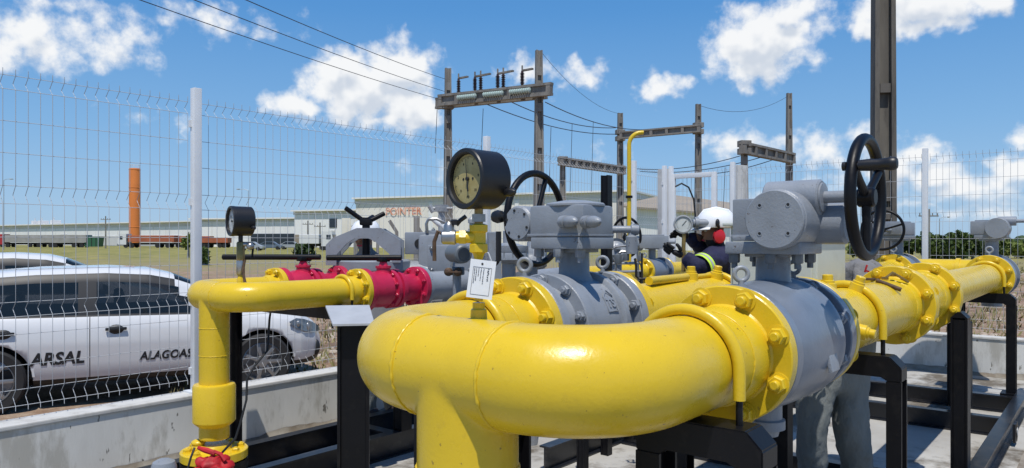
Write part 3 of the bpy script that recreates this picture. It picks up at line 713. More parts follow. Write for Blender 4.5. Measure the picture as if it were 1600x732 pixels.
def wpole(px, d, ytop, label, arms=1):
    p = P(px, d, GZ); z = ht(px, d, ytop); t = thing('utility_pole', label, 'pole', p)
    build(MB().cyl(p, (p.x, p.y, z), .16, .11, n=10), 'mast', M['pole'], t)
    rt = C(1, 0).normalized()
    for k in range(arms):
        mb = MB(); c = Vector((p.x, p.y, z-.7-1.1*k)); mb.cyl(c-rt*1.0, c+rt*1.0, .07, n=6)
        for s in (-.9, -.4, .4, .9): mb.cyl(c+rt*s, c+rt*s+Vector((0, 0, .28)), .05, n=6)
        build(mb, 'crossarm', M['pole'], t)
wpole(165, 150, 338, 'far utility pole with crossarms left of the orange tower', 2); wpole(1451, 75, 327, 'slim dark wooden pole standing at the hedge right of the fence post', 1)
wpole(500, 130, 348, 'thin far utility pole before the block with the dark sign', 1); wpole(481, 140, 345, 'thin far lamp mast before the bright white warehouse', 1)
# ------------------------------------------------------------------ bent concrete fence posts beyond
grp = 'bent concrete posts of the neighbouring fence'
for px, d, yt, wpx, lab in ((556, 60, 352, 9, 'bent concrete fence post left of the black tee handle'), (620, 22, 345, 7, 'bent concrete fence post right of the black tee handle'), (651, 16, 338, 13, 'thick upright concrete fence post under the graffiti'), (664, 18, 352, 9, 'bent concrete fence post left of the gauge pipework'), (590, 24, 362, 6, 'thin bent concrete fence post behind the grey yoke')):
    p = P(px, d, GZ); z = ht(px, d, yt); w = wpx/FPX*d; rt = C(1, 0).normalized()
    q = Vector((p.x, p.y, 0)); mb = MB()
    if px == 651: mb.tube([p, q+Vector((0, 0, z))], w/2, n=4)
    else: mb.tube([p, q+Vector((0, 0, z-.5)), q+Vector((0, 0, z-.35)), q-rt*.22+Vector((0, 0, z))], w/2, n=4)
    setp(build(mb, 'concrete_post', M['pole'], None, loc=p, smooth=False), lab, 'post', grp)
t = thing('floodlight_mast', 'thin steel mast with crossarm and white floodlight behind the gauge pipework', 'lamp', P(690, 15, GZ))
q = P(690, 15, 0); z = ht(690, 15, 322); rt = C(1, 0).normalized()
build(MB().cyl((q.x, q.y, GZ), (q.x, q.y, z), .07, n=10), 'mast', M['galv'], t)
mb = MB(); c = Vector((q.x, q.y, z-.05)); mb.cyl(c-rt*.25, c+rt*.22, .03, n=8); mb.box(c, (.2, .2, .14)); mb.cyl(c-rt*.25+Vector((0, 0, .06)), c-rt*.17-Vector((0, 0, .08)), .05, n=8); build(mb, 'crossarm', M['galv'], t)
mb = MB(); mb.tube([c-rt*.18-Vector((0, 0, .22)), c-rt*.02-Vector((0, 0, .33)), c+rt*.12-Vector((0, 0, .46))], [.05, .075, .06], n=10); build(mb, 'floodlight', M['white'], t)
# ------------------------------------------------------------------ hedge, bushes and trees
def leafmat(nm, c, c2):
    m = bpy.data.materials.new(nm); m.use_nodes = True; nt = m.node_tree; b = nt.nodes['Principled BSDF']
    b.inputs['Roughness'].default_value = .6; b.inputs['Specular IOR Level'].default_value = .25
    gi = nt.nodes.new('ShaderNodeNewGeometry'); mx = nt.nodes.new('ShaderNodeMix'); mx.data_type = 'RGBA'
    nt.links.new(gi.outputs['Random Per Island'], mx.inputs[0]); mx.inputs[6].default_value = (*c, 1); mx.inputs[7].default_value = (*c2, 1)
    nt.links.new(mx.outputs[2], b.inputs['Base Color']); return m
M['leaf'] = leafmat('green_leaf', (.045, .075, .020), (.10, .14, .035)); M['leafd'] = leafmat('dark_leaf', (.025, .05, .018), (.06, .09, .03)); M['leafy'] = leafmat('light_leaf', (.11, .16, .03), (.19, .22, .06))
def crown(mb, c, rx, rz, n, leaf):
    lobes = [(Vector(c)+Vector((random.uniform(-1, 1)*rx*.6, random.uniform(-1, 1)*rx*.6, random.uniform(-.5, .7)*rz*.6)), random.uniform(.35, .6)) for _ in range(9)]
    for _ in range(n):
        lc, k = random.choice(lobes)
        v = Vector((random.gauss(0, 1), random.gauss(0, 1), random.gauss(0, 1))).normalized()*random.uniform(.7, 1.05)
        q = lc+Vector((v.x*rx*k, v.y*rx*k, v.z*rz*k)); s = leaf*random.uniform(.6, 1.5)
        e = Euler((random.uniform(0, PI), random.uniform(0, PI), random.uniform(0, PI))).to_matrix()
        mb._new([q+e @ Vector((-s, -s*.45, 0)), q+e @ Vector((s, -s*.35, s*.2)), q+e @ Vector((s*.8, s*.5, 0)), q+e @ Vector((-s*.7, s*.4, -s*.2))], [(0, 1, 2, 3)])
def tree(name, label, px, d, ytop, wpx, m, group, cat='tree', base=0.0, n=900):
    p = P(px, d, GZ); z = ht(px, d, ytop); r = wpx/2/FPX*d; h = z-GZ
    t = thing(name, label, cat, p, 0, group)
    mb = MB(); cz = GZ+h*(.55 if base == 0 else .5+base/2); crown(mb, (p.x, p.y, cz), r*1.15, (z-cz)*1.15+ (0 if base else .25), n, .16*max(1, d/60)*(.8 if d < 40 else 1)); build(mb, 'crown', M[m], t, smooth=False)
    mb = MB(); mb.tube([p, (p.x+.05, p.y, GZ+h*.4), (p.x-.1, p.y+.1, GZ+h*.75)], [.10+h*.02, .08, .03], n=8)
    for k in range(4):
        a = k*1.7; mb.tube([(p.x, p.y, GZ+h*.35), (p.x+r*.5*math.cos(a), p.y+r*.5*math.sin(a), GZ+h*.7)], [.06, .02], n=6)
    build(mb, 'trunk', M['pole'], t); return t
tree('sapling', 'slim green sapling left of the white fence post beyond the cars', 294, 70, 366, 14, 'leafy', None, 'tree', .3, 260)
hd = [(1405, 64, 372, 46), (1446, 60, 369, 42), (1476, 62, 373, 40), (1500, 58, 362, 36), (1520, 60, 365, 34), (1546, 63, 370, 40), (1574, 66, 376, 44), (1352, 66, 374, 44), (1378, 63, 371, 40)]
adj = ['broad dark bush behind the far grey actuator', 'dark bush right behind the back fence post', 'low bush right of the slim wooden pole', 'tallest bush of the hedge beyond the back fence', 'bush right of the tallest hedge bush', 'bush behind the far right grey actuator', 'pale bush at the right end of the hedge', 'bush seen inside the big black handwheel', 'bush at the foot of the tall dark pole']
for i, ((px, d, yt, w), lab) in enumerate(zip(hd, adj)):
    tree('hedge_bush', lab, px, d, yt, w, ('leafd', 'leaf', 'leafd', 'leaf')[i % 4] if i != 6 else 'leafy', 'bushes along the hedge beyond the back fence', 'bush', 0, 1500)
tree('shrub', 'small dark shrub in the dry grass before the white box truck', 477, 52, 386, 26, 'leafd', None, 'bush', 0, 420)
tree('shrub', 'small green shrub in the grass right of the white fence post', 318, 48, 392, 14, 'leaf', None, 'bush', 0, 240)
# grass field strip beyond the hedge and far wood line
mb = MB(); crn = random.Random(4)
for i in range(260):
    px = 1180+i*3.0; d = 420+crn.uniform(-30, 60); p = P(px, d, GZ); h = crn.uniform(2.0, 4.2)
    mb.ball((p.x, p.y, GZ+h*.4), h*.75, (1.4, 1.4, 1), n=7, m=5)
o = build(mb, 'far_wood', M['leafd'], smooth=False); setp(o, 'far low line of dark trees on the horizon at right', 'wood', kind='stuff')
# ---------- dry grass tufts and rubble over the near soil
mb = MB(); rr = random.Random(9)
for i in range(6200):
    if i < 1700: px, d = rr.uniform(270, 700), rr.uniform(6.8, 30)
    else: px, d = rr.uniform(1150, 1900), rr.uniform(12, 55)
    p = P(px, d, GZ)
    if -8 < p.x < 10.3 and p.y < 5.5: continue
    n = 3 if mnoise.noise(p*.35) > -.1 else 1
    for k in range(n):
        q = p+Vector((rr.uniform(-.12, .12), rr.uniform(-.12, .12), 0)); h = rr.uniform(.04, .16); a = rr.uniform(0, PI); w = .012+.0006*d
        q.z = gz(q.x, q.y)
        tip = q+Vector((rr.uniform(-.08, .08), rr.uniform(-.08, .08), h))
        s = Vector((math.cos(a), math.sin(a), 0))*w
        mb._new([q-s, q+s, tip], [(0, 1, 2)])
M['grass'] = leafmat('dry_grass', (.28, .23, .11), (.20, .20, .07))
setp(build(mb, 'grass', M['grass'], smooth=False), 'sparse dry grass tufts on the brown soil outside the fence', 'grass', kind='stuff')
mb = MB()
for i in range(2600):
    if i < 1500: px, d = rr.uniform(270, 700), rr.uniform(7, 28)
    else: px, d = rr.uniform(1200, 1800), rr.uniform(11, 40)
    p = P(px, d, GZ)
    if -8 < p.x < 10.4 and p.y < 5.5: continue
    p.z = gz(p.x, p.y); s = rr.uniform(.015, .07)
    mb.ball(p, s, (rr.uniform(.7, 1.4), rr.uniform(.7, 1.4), rr.uniform(.4, .8)), n=6, m=4)
M['stone'] = leafmat('rubble', (.26, .17, .11), (.46, .39, .31))
setp(build(mb, 'rubble', M['stone'], smooth=False), 'loose stones and clods scattered on the brown soil outside the fence', 'rubble', kind='stuff')
# ------------------------------------------------------------------ pipework
ZA = 1.55-.353; WA, WB = .942, 1.79; PR, FR = .141, .2125       # main lines: axis height, offsets, pipe and flange radius
ZC = 1.232; WC, WD = 3.71, 4.25; CR, CF = .084, .139            # smaller lines
X1 = Vector((1, 0, 0)); Y1 = Vector((0, 1, 0)); Z1 = Vector((0, 0, 1))
NUT = {}
def nut_mesh(size, matname, stud=1.0):
    k = (round(size, 4), matname, stud)
    if k not in NUT:
        mb = MB(); s = size
        mb.lathe([(s*.93, 0), (s, s*.08), (s, s*.75), (s*.86, s*.92)], None, 6)
        mb.lathe([(s*1.25, -.0), (s*1.25, s*.12), (s*1.1, s*.14)], None, 20)
        mb.lathe([(s*.55, s*.9), (s*.55, s*(.92+.55*stud)), (s*.42, s*(1.02+.55*stud))], None, 12)
        me = bpy.data.meshes.new('nut'); bmesh.ops.recalc_face_normals(mb.bm, faces=mb.bm.faces); mb.bm.to_mesh(me); mb.bm.free(); me.materials.append(M[matname])
        me.shade_smooth(); me.set_sharp_from_angle(angle=math.radians(35)); NUT[k] = me
    return NUT[k]
def nuts(parent, c, axis, rad, n, size, matname, ph=None, stud=1.0):
    """a ring of nuts standing on the face at c whose normal is axis"""
    me = nut_mesh(size, matname, stud); ax = Vector(axis).normalized(); side = Vector((-ax.y, ax.x, 0)); 
    if side.length < .1: side = Vector((1, 0, 0))
    side.normalize(); up = ax.cross(side)
    ph = PI/n if ph is None else ph
    for i in range(n):
        a = ph+2*PI*i/n; q = Vector(c)+(side*math.cos(a)+up*math.sin(a))*rad
        inst('nut', me, parent, Matrix.Translation(q) @ frame(ax) @ Matrix.Rotation(i*1.3, 4, 'Z'))
def bead(c, axis, r, par, m='yellow', th=.0065, seed=0):
    """rough weld bead round a pipe"""
    n = 90; Mx = Matrix.Translation(Vector(c)) @ frame(axis); pts = []; rs = []
    for i in range(n):
        a = 2*PI*i/n; j = mnoise.noise(Vector((i*.9, seed, 0)))
        pts.append(Mx @ Vector(((r-.0005)*math.cos(a), (r-.0005)*math.sin(a), .0045*j))); rs.append(th*(.62+.75*abs(mnoise.noise(Vector((i*1.7, seed+5, 1))))))
    return build(MB().tube(pts, rs, n=7, closed=True), 'weld_bead', M[m], par, ang=80)
def flange(par, c, axis, R, th, pr, neck, m, nsz, nn_=12, face='out', nutmat=None, stud=1.0, ph=None):
    """weld neck flange: sealing face at c looking along axis, hub and nuts behind it"""
    ax = Vector(axis).normalized(); Mx = Matrix.Translation(Vector(c)) @ frame(-ax)
    e = .004
    hub = pr+(R-pr)*.13
    prof = [(R*.62, 0), (R-e, 0), (R, e), (R, th-e), (R-e, th), (hub+.006, th), (hub, th+.006), (pr+.010, th+neck*.6), (pr+.001, th+neck)]
    f = build(MB().lathe(prof, Mx, 64), 'flange', M[m], par, ang=30)
    if nsz: nuts(f, Vector(c)-ax*th, -ax, (R+hub)/2+.004, nn_, nsz, nutmat or m, ph, stud)
    return f
def blend_pipe(paths, par, name, m, vox, smooth, n=48):
    """pipes joined into one skin with soft fillets where they meet"""
    mb = MB()
    for pts, r in paths: mb.tube(pts, r, n=n)
    o = build(mb, name, M[m], par, ang=180)
    rm = o.modifiers.new('r', 'REMESH'); rm.mode = 'VOXEL'; rm.voxel_size = vox; rm.use_smooth_shade = True
    sm = o.modifiers.new('s', 'SMOOTH'); sm.factor = .5; sm.iterations = smooth
    me = eval_mesh(o); o.modifiers.clear(); o.data = me; me.shade_smooth()
    if not me.materials: me.materials.append(M[m])
    return o
def arc(c, r, a0, a1, n=16):
    return [Vector((c[0]+r*math.cos(a0+(a1-a0)*i/n), c[1]+r*math.sin(a0+(a1-a0)*i/n), c[2])) for i in range(n+1)]
def uheader(label, z, wa, wb, u0, R, pr, ua, ub, zbot, vox, name='pipe_header'):
    t = thing(name, label, 'pipe', (u0, (wa+wb)/2, 0))
    path = [Vector((ua, wa, z))]+arc((u0+R, wa+R, z), R, -PI/2, -PI, 18)+arc((u0+R, wb-R, z), R, PI, PI/2, 18)+[Vector((ub, wb, z))]
    wm = (wa+wb)/2
    o = blend_pipe([(path, pr), ([(u0, wm, z), (u0, wm, zbot)], pr*.985)], t, 'pipe', 'yellow', vox, 14)
    return t, wm
U0, RE = 1.475, .27; UL = 2.23; UR = 2.875
FN = .105   # hub length
head, wm = uheader('huge yellow U-shaped pipe header in the foreground', ZA, WA, WB, U0, RE, PR, UL-.05-FN+.02, UL-.05-FN+.02, .02, .0075)
bead((U0, WA+RE+.0, ZA), Y1, PR, head, seed=1); bead((U0, WB-RE, ZA), Y1, PR, head, seed=2); bead((U0, wm, .935), Z1, PR*.985, head, seed=3, th=.0075)
for w, s in ((WA, 5), (WB, 6)):
    flange(head, (UL, w, ZA), X1, FR, .05, PR, FN, 'yellow', .0265, 8)
    bead((UL-.05-FN, w, ZA), X1, PR, head, seed=s, th=.006)
build(MB().lathe([(.24, 0), (.24, .012), (.20, .03)], Matrix.Translation((U0, wm, 0)), 40), 'floor_collar', M['slab'], head)
# ---- trunnion ball valves of the main lines
def eyebolt(par, q, ax, r=.026, m='grey'):
    """lifting eye standing on its pin at q, ring plane holding ax"""
    ax = Vector(ax).normalized(); mb = MB(); c = Vector(q)+Z1*(r*1.9)
    mb.tube([c+(ax*math.cos(2*PI*i/24)+Z1*math.sin(2*PI*i/24))*r for i in range(24)], r*.36, n=10, closed=True)
    mb.cyl(q, c-Z1*r*.9, r*.42, n=12); mb.lathe([(r*.8, 0), (r*.8, .006)], Matrix.Translation(Vector(q)), 16)
    return build(mb, 'eye_bolt', M[m], par)
def valve_body(t, u0, u1, w, z, prof, bm_='grey'):
    k_ = (u1-u0)/.735; prof = [(r, h if h <= .06 else ((u1-u0)-(.735-h) if h >= .665 else .06+(h-.06)*((u1-u0)-.13)/.605)) for r, h in prof]
    mb = MB(); mb.lathe(prof, Matrix.Translation((u0, w, z)) @ frame(X1), 72); b = build(mb, 'body', M[bm_], t, ang=28)
    return b
L = UR-UL
va = thing('ball_valve', 'large grey ball valve with gearbox on the nearest yellow pipe at right', 'valve', (UL+.33, WA, ZA))
pA_ = [(.12, .002), (FR-.004, .002), (FR, .006), (FR, .048), (FR-.004, .052), (.186, .053), (.182, .066), (.19, .09), (.203, .14), (.212, .22), (.216, .30), (.217, .40), (.216, .48), (.2205, .50), (.221, .535), (.216, .545), (.175, .552), (.165, .575), (.165, .655), (.17, .665), (FR-.004, .667), (FR, .671), (FR, .735-.006), (FR-.004, .735-.002), (.12, .735-.002)]
vb_ = valve_body(va, UL, UR, WA, ZA, pA_, 'shaded_bluegrey')
nuts(vb_, (UL+.667*L/.735, WA, ZA), -X1, .19, 8, .024, 'grey', stud=.8)
mb = MB(); th = math.radians(-12)
cq = Vector((UL+.34, WA-.2165*math.cos(th), ZA+.2165*math.sin(th)))
mb.box((0, 0, 0), (.085, .014, .075), Matrix.Translation(cq) @ Matrix.Rotation(-th*0-.2, 4, 'X'), bev=.004); build(mb, 'name_plate', M['grey'], va)
mb = MB(); mb.lathe([(.058, 0), (.058, .07), (.068, .075), (.068, .105), (.05, .108), (.045, .13)], Matrix.Translation((UL+.30, WA, ZA-.19)) @ frame(-Z1), 28); build(mb, 'drain_boss', M['grey'], va)
def face_rot(ux, uw, ang): return Matrix.Translation((ux, uw, 0)) @ Matrix.Rotation(ang, 4, 'Z')
def wheel(par, c, axis, R, r, m='black', spokes=3, ph=.4, hub=.03, dish=.0, up=Z1):
    ax = Vector(axis).normalized(); s1 = ax.cross(Vector(up)).normalized(); s2 = s1.cross(ax); c = Vector(c)
    mb = MB(); mb.tube([c+(s1*math.cos(2*PI*i/56)+s2*math.sin(2*PI*i/56))*R for i in range(56)], r, n=14, closed=True)
    h = build(mb, 'handwheel', M[m], par)
    for k in range(spokes):
        a = ph+2*PI*k/spokes; e = c+(s1*math.cos(a)+s2*math.sin(a))*R
        build(MB().tube([c-ax*dish, c.lerp(e, .5)-ax*dish*.6, e], [r*.85, r*.72, r*.8], n=10), 'spoke', M[m], h)
    build(MB().lathe([(hub*.8, -hub*.9), (hub, -hub*.7), (hub, hub*.7), (hub*.8, hub*.9)], Matrix.Translation(c-ax*dish) @ frame(ax), 20), 'hub', M[m], h)
    return h
# gearbox of the near valve, square to the camera's own direction of view as in the photograph
us = 2.61; Ms = face_rot(us, WA, -PI/2)      # local x = picture right, local y = away
def lp(Mx, x, y, z): return Mx @ Vector((x, y, z))
k = .0023; dS = 2.60
def lz(py, d=dS): return CAMZ+(HZ-py)/FPX*d
mb = MB(); mb.lathe([(.072, ZA+.19), (.060, ZA+.215), (.058, lz(398))], Matrix.Translation((us, WA, 0)), 36)
mb.box((0, 0, lz(399)+.004), (.15, .15, .02), Ms, bev=.004); build(mb, 'stem_neck', M['grey'], va)
mb = MB(); mb.box((0.002, 0, (lz(378)+lz(397))/2), (.262, .24, lz(378)-lz(397)), Ms, bev=.008); mb.box((.008, .0, lz(373)), (.225, .22, .018), Ms, bev=.004); build(mb, 'mounting_plate', M['grey'], va)
mb = MB(); mb.box((-.005, .03, (lz(311)+lz(371))/2), (.225, .22, lz(311)-lz(371)), Ms, bev=.007); mb.box((-.005, .03, lz(370)), (.235, .23, .012), Ms, bev=.003)
mb.cyl(lp(Ms, .062, -.15, lz(345)), lp(Ms, .062, .12, lz(345)), .102, bev=.004, n=48)
mb.cyl(lp(Ms, -.02, 0, lz(311)), lp(Ms, .168, 0, lz(311)), .062, bev=.006, n=36)
mb.cyl(lp(Ms, .10, .07, lz(350)), lp(Ms, .235, .07, lz(350)), .072, bev=.010, n=36)
gb_ = build(mb, 'gearbox', M['grey'], va)
mb = MB(); mb.lathe([(.095, 0), (.0985, .004), (.0985, .013), (.095, .017)], Matrix.Translation(lp(Ms, .062, -.15, lz(345))) @ frame(Ms.to_3x3() @ Vector((0, -1, 0))), 56)
cv = build(mb, 'round_cover', M['grey'], va)
for a in (45, 135, 225, 315):
    q = lp(Ms, .062+.067*math.cos(math.radians(a)), -.1672, lz(345)+.067*math.sin(math.radians(a)))
    mb = MB(); fr = Matrix.Translation(q) @ frame(Ms.to_3x3() @ Vector((0, -1, 0)))
    mb.lathe([(.0085, -.004), (.0085, .0012), (.0055, .0012), (.0050, -.003)], fr, 16, caps=False); mb.lathe([(.0052, -.006), (.0052, .0002)], fr, 6, mat=1); build(mb, 'socket_screw', [M['grey'], M['ink']], cv)
mb = MB(); mb.cyl(lp(Ms, .165, 0, lz(311)), lp(Ms, .30, 0, lz(311)), .0205, n=20); mb.lathe([(.05, 0), (.05, .006), (.03, .009)], Matrix.Translation(lp(Ms, .168, 0, lz(311))) @ frame(Ms.to_3x3() @ X1), 28); build(mb, 'input_shaft', M['grey'], va)
axw = Ms.to_3x3() @ X1
wc = lp(Ms, .305, .01, lz(313)); RW = .192
wh = wheel(va, wc, axw, RW, .0185, spokes=3, ph=.52, hub=.032)
s1 = axw.cross(Z1).normalized()
q = wc+(-s1*(-1)*(.5) if False else Vector((0, 0, 0)))
ang = math.radians(152)
rim = wc+(s1*math.cos(ang)*RW+Z1*math.sin(ang)*RW)
if (rim-Vector((0, 0, CAMZ))).length > (wc-s1*math.cos(ang)*RW+Z1*math.sin(ang)*RW-Vector((0, 0, CAMZ))).length: rim = wc-s1*math.cos(ang)*RW+Z1*math.sin(ang)*RW
mb = MB(); fr = Matrix.Translation(rim) @ frame(axw)
mb.lathe([(.008, -.03), (.014, -.028), (.014, -.018), (.009, -.016), (.009, .018), (.017, .02), (.019, .05), (.0165, .075), (.019, .10), (.021, .108), (.020, .122), (.015, .128), (.004, .13)], fr, 20); build(mb, 'crank_handle', M['blackrub'], wh)
for x, y in ((-.105, -.09), (.028, -.10), (.105, -.06), (-.1, .09), (.1, .09)):
    q = lp(Ms, x, y, lz(397)); mb = MB(); mb.lathe([(.019, 0), (.0195, .004), (.0195, .028), (.016, .032)], Matrix.Translation(q) @ frame(-Z1), 6); mb.lathe([(.011, .03), (.011, .05)], Matrix.Translation(q) @ frame(-Z1), 12); build(mb, 'plate_bolt', M['greyd'], va)
eyebolt(va, (UL+.03, WA-.025, ZA+FR-.006), Ms.to_3x3() @ Vector((.8, .6, 0)), .021)
eyebolt(va, (UR-.05, WA, ZA+FR-.004), Ms.to_3x3() @ X1, .022)
# ---- second main valve
vb = thing('ball_valve', 'grey ball valve with square gearbox on the second yellow pipe behind the big gauge', 'valve', (UL+.33, WB, ZA))
pB_ = [(.12, .002), (FR-.004, .002), (FR, .006), (FR, .046), (FR-.004, .05), (.182, .052), (.172, .075), (.168, .14), (.172, .165), (.215, .168), (.219, .172), (.219, .208), (.217, .212), (.217, .252), (.213, .256), (.198, .258), (.196, .30), (.199, .42), (.196, .50), (.212, .505), (.218, .51), (.218, .545), (.214, .55), (.172, .552), (.166, .575), (.166, .66), (.17, .668), (FR-.004, .67), (FR, .674), (FR, .735-.006), (FR-.004, .735-.002), (.12, .735-.002)]
bb = valve_body(vb, UL, UR, WB, ZA, pB_)
nuts(bb, (UL+.168*L/.735, WB, ZA), -X1, .195, 10, .0195, 'grey', stud=.8); nuts(bb, (UL+.67*L/.735, WB, ZA), -X1, .19, 8, .024, 'grey', stud=.9)
me = text_mesh('TS', .055, .003, .002)       # cast maker's mark in a house-shaped outline
th = math.radians(28); qn = Vector((0, -math.cos(th), math.sin(th))); q = Vector((UL+.38, WB, ZA))+qn*.199
fr = Matrix.Translation(q) @ Matrix((( 1, 0, 0, 0), (0, math.sin(th), -math.cos(th), 0), (0, math.cos(th), math.sin(th), 0), (0, 0, 0, 1)))
mb = MB(); mb.add_mesh(me); mb.tube([(-.035, -.035, 0), (-.035, .03, 0), (0, .06, 0), (.035, .03, 0), (.035, -.035, 0)], .0035, n=5, closed=True); mb.bm.transform(fr); build(mb, 'cast_mark', M['grey'], vb)
MsB = face_rot(2.58, WB, -PI/2); dB = 3.12
def lb(py): return lz(py, dB)
mb = MB(); mb.lathe([(.085, ZA+.18), (.066, ZA+.215), (.064, lb(388))], Matrix.Translation((2.60, WB, 0)), 36); mb.box((0, 0, lb(391)), (.17, .16, .02), MsB, bev=.004); build(mb, 'stem_neck', M['grey'], vb)
mb = MB(); mb.box((.005, 0, lb(380)), (.264, .24, lb(371)-lb(389)), MsB, bev=.006); build(mb, 'mounting_plate', M['grey'], vb)
mb = MB(); mb.box((.0, 0, (lb(322)+lb(371))/2), (.275, .23, lb(322)-lb(371)), MsB, bev=.014); mb.box((-.005, 0, lb(368)), (.285, .24, .012), MsB, bev=.003); build(mb, 'gearbox', M['grey'], vb)
mb = MB(); mb.lathe([(.125, lb(323)), (.125, lb(320)), (.118, lb(318)), (.05, lb(314)), (.005, lb(313.5))], Matrix.Translation(lp(MsB, .02, 0, 0)), 40); build(mb, 'top_lid', M['grey'], vb)
for x, py in ((.075, 348), (.185, 349)):
    q = lp(MsB, x-.02, -.125, lb(py)); ax = MsB.to_3x3() @ Vector((.93, -.36, 0))
    mb = MB(); mb.lathe([(.026, -.02), (.026, .012), (.021, .014), (.024, .02), (.024, .045), (.018, .068), (.008, .082), (.001, .085)], Matrix.Translation(q) @ frame(ax), 20); build(mb, 'stop_screw', M['grey'], vb)
axb = MsB.to_3x3() @ Vector((0, -1, 0)); qd = lp(MsB, -.225, -.08, lb(349))
mb = MB(); mb.lathe([(.078, -.14), (.078, 0), (.075, .003), (.070, .012), (.002, .013)], Matrix.Translation(qd) @ frame(axb), 40); dc = build(mb, 'worm_housing', M['grey'], vb)
sd = axb.cross(Z1).normalized()
for i in range(6):
    a = i*PI/3+.3; mb = MB(); mb.lathe([(.006, 0), (.006, .003)], Matrix.Translation(qd+axb*.0125+(sd*math.cos(a)+Z1*math.sin(a))*.058) @ frame(axb), 8); build(mb, 'socket_screw', M['ink'], dc)
whb = wheel(vb, lp(MsB, -.29, .13, lb(339)), MsB.to_3x3() @ X1, .21, .016, spokes=3, ph=PI+.9, hub=.03)
mb = MB(); mb.lathe([(.006, -.02), (.012, 0), (.012, .02), (.026, .03), (.030, .055), (.024, .075), (.008, .08)], Matrix.Translation(lp(MsB, -.29, .13-.21, lb(337))) @ frame(MsB.to_3x3() @ -X1), 16); build(mb, 'crank_knob', M['blackrub'], whb)
mb = MB(); mb.cyl(lp(MsB, -.10, .10, lb(339)), lp(MsB, -.29, .13, lb(339)), .02, n=16); build(mb, 'input_shaft', M['grey'], vb)
for x, y in ((-.105, -.09), (.01, -.11), (.105, -.09)):
    q = lp(MsB, x, y, lb(389)); mb = MB(); mb.lathe([(.021, 0), (.021, .03), (.018, .034)], Matrix.Translation(q) @ frame(-Z1), 6); mb.lathe([(.012, .03), (.012, .055)], Matrix.Translation(q) @ frame(-Z1), 12); build(mb, 'plate_bolt', M['grey'], vb)
eyebolt(vb, (UL+.03, WB, ZA+FR-.004), Ms.to_3x3() @ Vector((.9, .4, 0)), .025); eyebolt(vb, (UR-.05, WB, ZA+FR-.004), Ms.to_3x3() @ Vector((.9, .4, 0)), .024)
# ---- pipe spools downstream
def spool(label, z, w, u0, u1, pr, R, nsz, th=.045, neck=.09, m='yellow', n=12, bossy=(), ends=(1, 1), ph=None):
    t = thing('pipe_spool', label, 'pipe', ((u0+u1)/2, w, z))
    build(MB().tube([(u0+.03, w, z), (u1-.03, w, z)], pr, n=56), 'pipe', M[m], t)
    if ends[0]: flange(t, (u0, w, z), -X1, R, th, pr, neck, m, nsz, n, ph=ph)
    if ends[1]: flange(t, (u1, w, z), X1, R, th, pr, neck, m, nsz, n, ph=ph)
    for u, a, s in bossy:
        nrm = Vector((0, -math.sin(a), math.cos(a))); q = Vector((u, w, z))+nrm*(pr-.004)
        mb = MB(); mb.lathe([(.032*s, 0), (.030*s, .03*s), (.024*s, .032*s), (.024*s, .04*s), (.019*s, .042*s), (.019*s, .06*s), (.016*s, .063*s)], Matrix.Translation(q) @ frame(nrm), 20); build(mb, 'plugged_boss', M[m], t)
    bead((u0+th+neck, w, z), X1, pr, t, seed=u0+w, th=.005); bead((u1-th-neck, w, z), X1, pr, t, seed=u1+w, th=.005)
    return t
U1, U2, U3 = 4.45, 5.25, 8.35
s1_ = spool('short yellow pipe spool right after the large grey valve', ZA, WA, UR+.002, U1, PR, FR, .026, n=8, bossy=((3.25, 0, 1.15), (3.50, .35, 1.1), (3.20, PI/2+.12, 1.0)))
s2_ = spool('stubby yellow flanged fitting between two flanges on the nearest line', ZA, WA, U1+.004, U2, PR+.012, FR, .026, neck=.13, n=8)
s3_ = spool('long yellow pipe running to the far valve on the nearest line', ZA, WA, U2+.004, U3, PR*.93, FR, .026, n=8)
s4_ = spool('long yellow pipe on the second line running behind the pale cabinet', ZA, WB, UR+.002, 8.40, PR, FR, .026, n=8, bossy=((3.72, 0, 1.2), (3.98, .2, 1.2)))
mb = MB(); mb.tube([(3.16, WB-.05, ZA+PR+.016), (3.62, WB-.02, ZA+PR+.016)], .021, n=14); mb.tube([(3.72, WB, ZA+PR+.012), (3.98, WB, ZA+PR+.012)], .014, n=10); build(mb, 'branch_pipe', M['yellow'], s4_)
# tools left on the pipe
mb = MB(); q = Vector((4.02, WA-.01, ZA+PR+.012)); mb.cyl(q, q+Vector((.02, -.11, -.045)), .011, n=10); mb.box(q+Vector((0, .03, .004)), (.03, .05, .012), None, bev=.003)
setp(build(mb, 'spanner', M['rust'], None, loc=q), 'small rusty tool lying on top of the nearest yellow pipe', 'tool')
q = Vector((4.25, WA-.0, ZA+PR+.012)); mb = MB(); mb.tube([q, q+Vector((.03, -.03, .03)), q+Vector((.05, -.06, .008)), q+Vector((.09, -.09, -.02))], .007, n=8); mb.box(q+Vector((.04, -.03, .02)), (.04, .02, .02), None, bev=.003); mb.box(q, (.03, .03, .015), None, bev=.003)
setp(build(mb, 'clamp', M['brass'], None, loc=q), 'little brass clamp lying on the nearest yellow pipe beside the flange', 'tool')
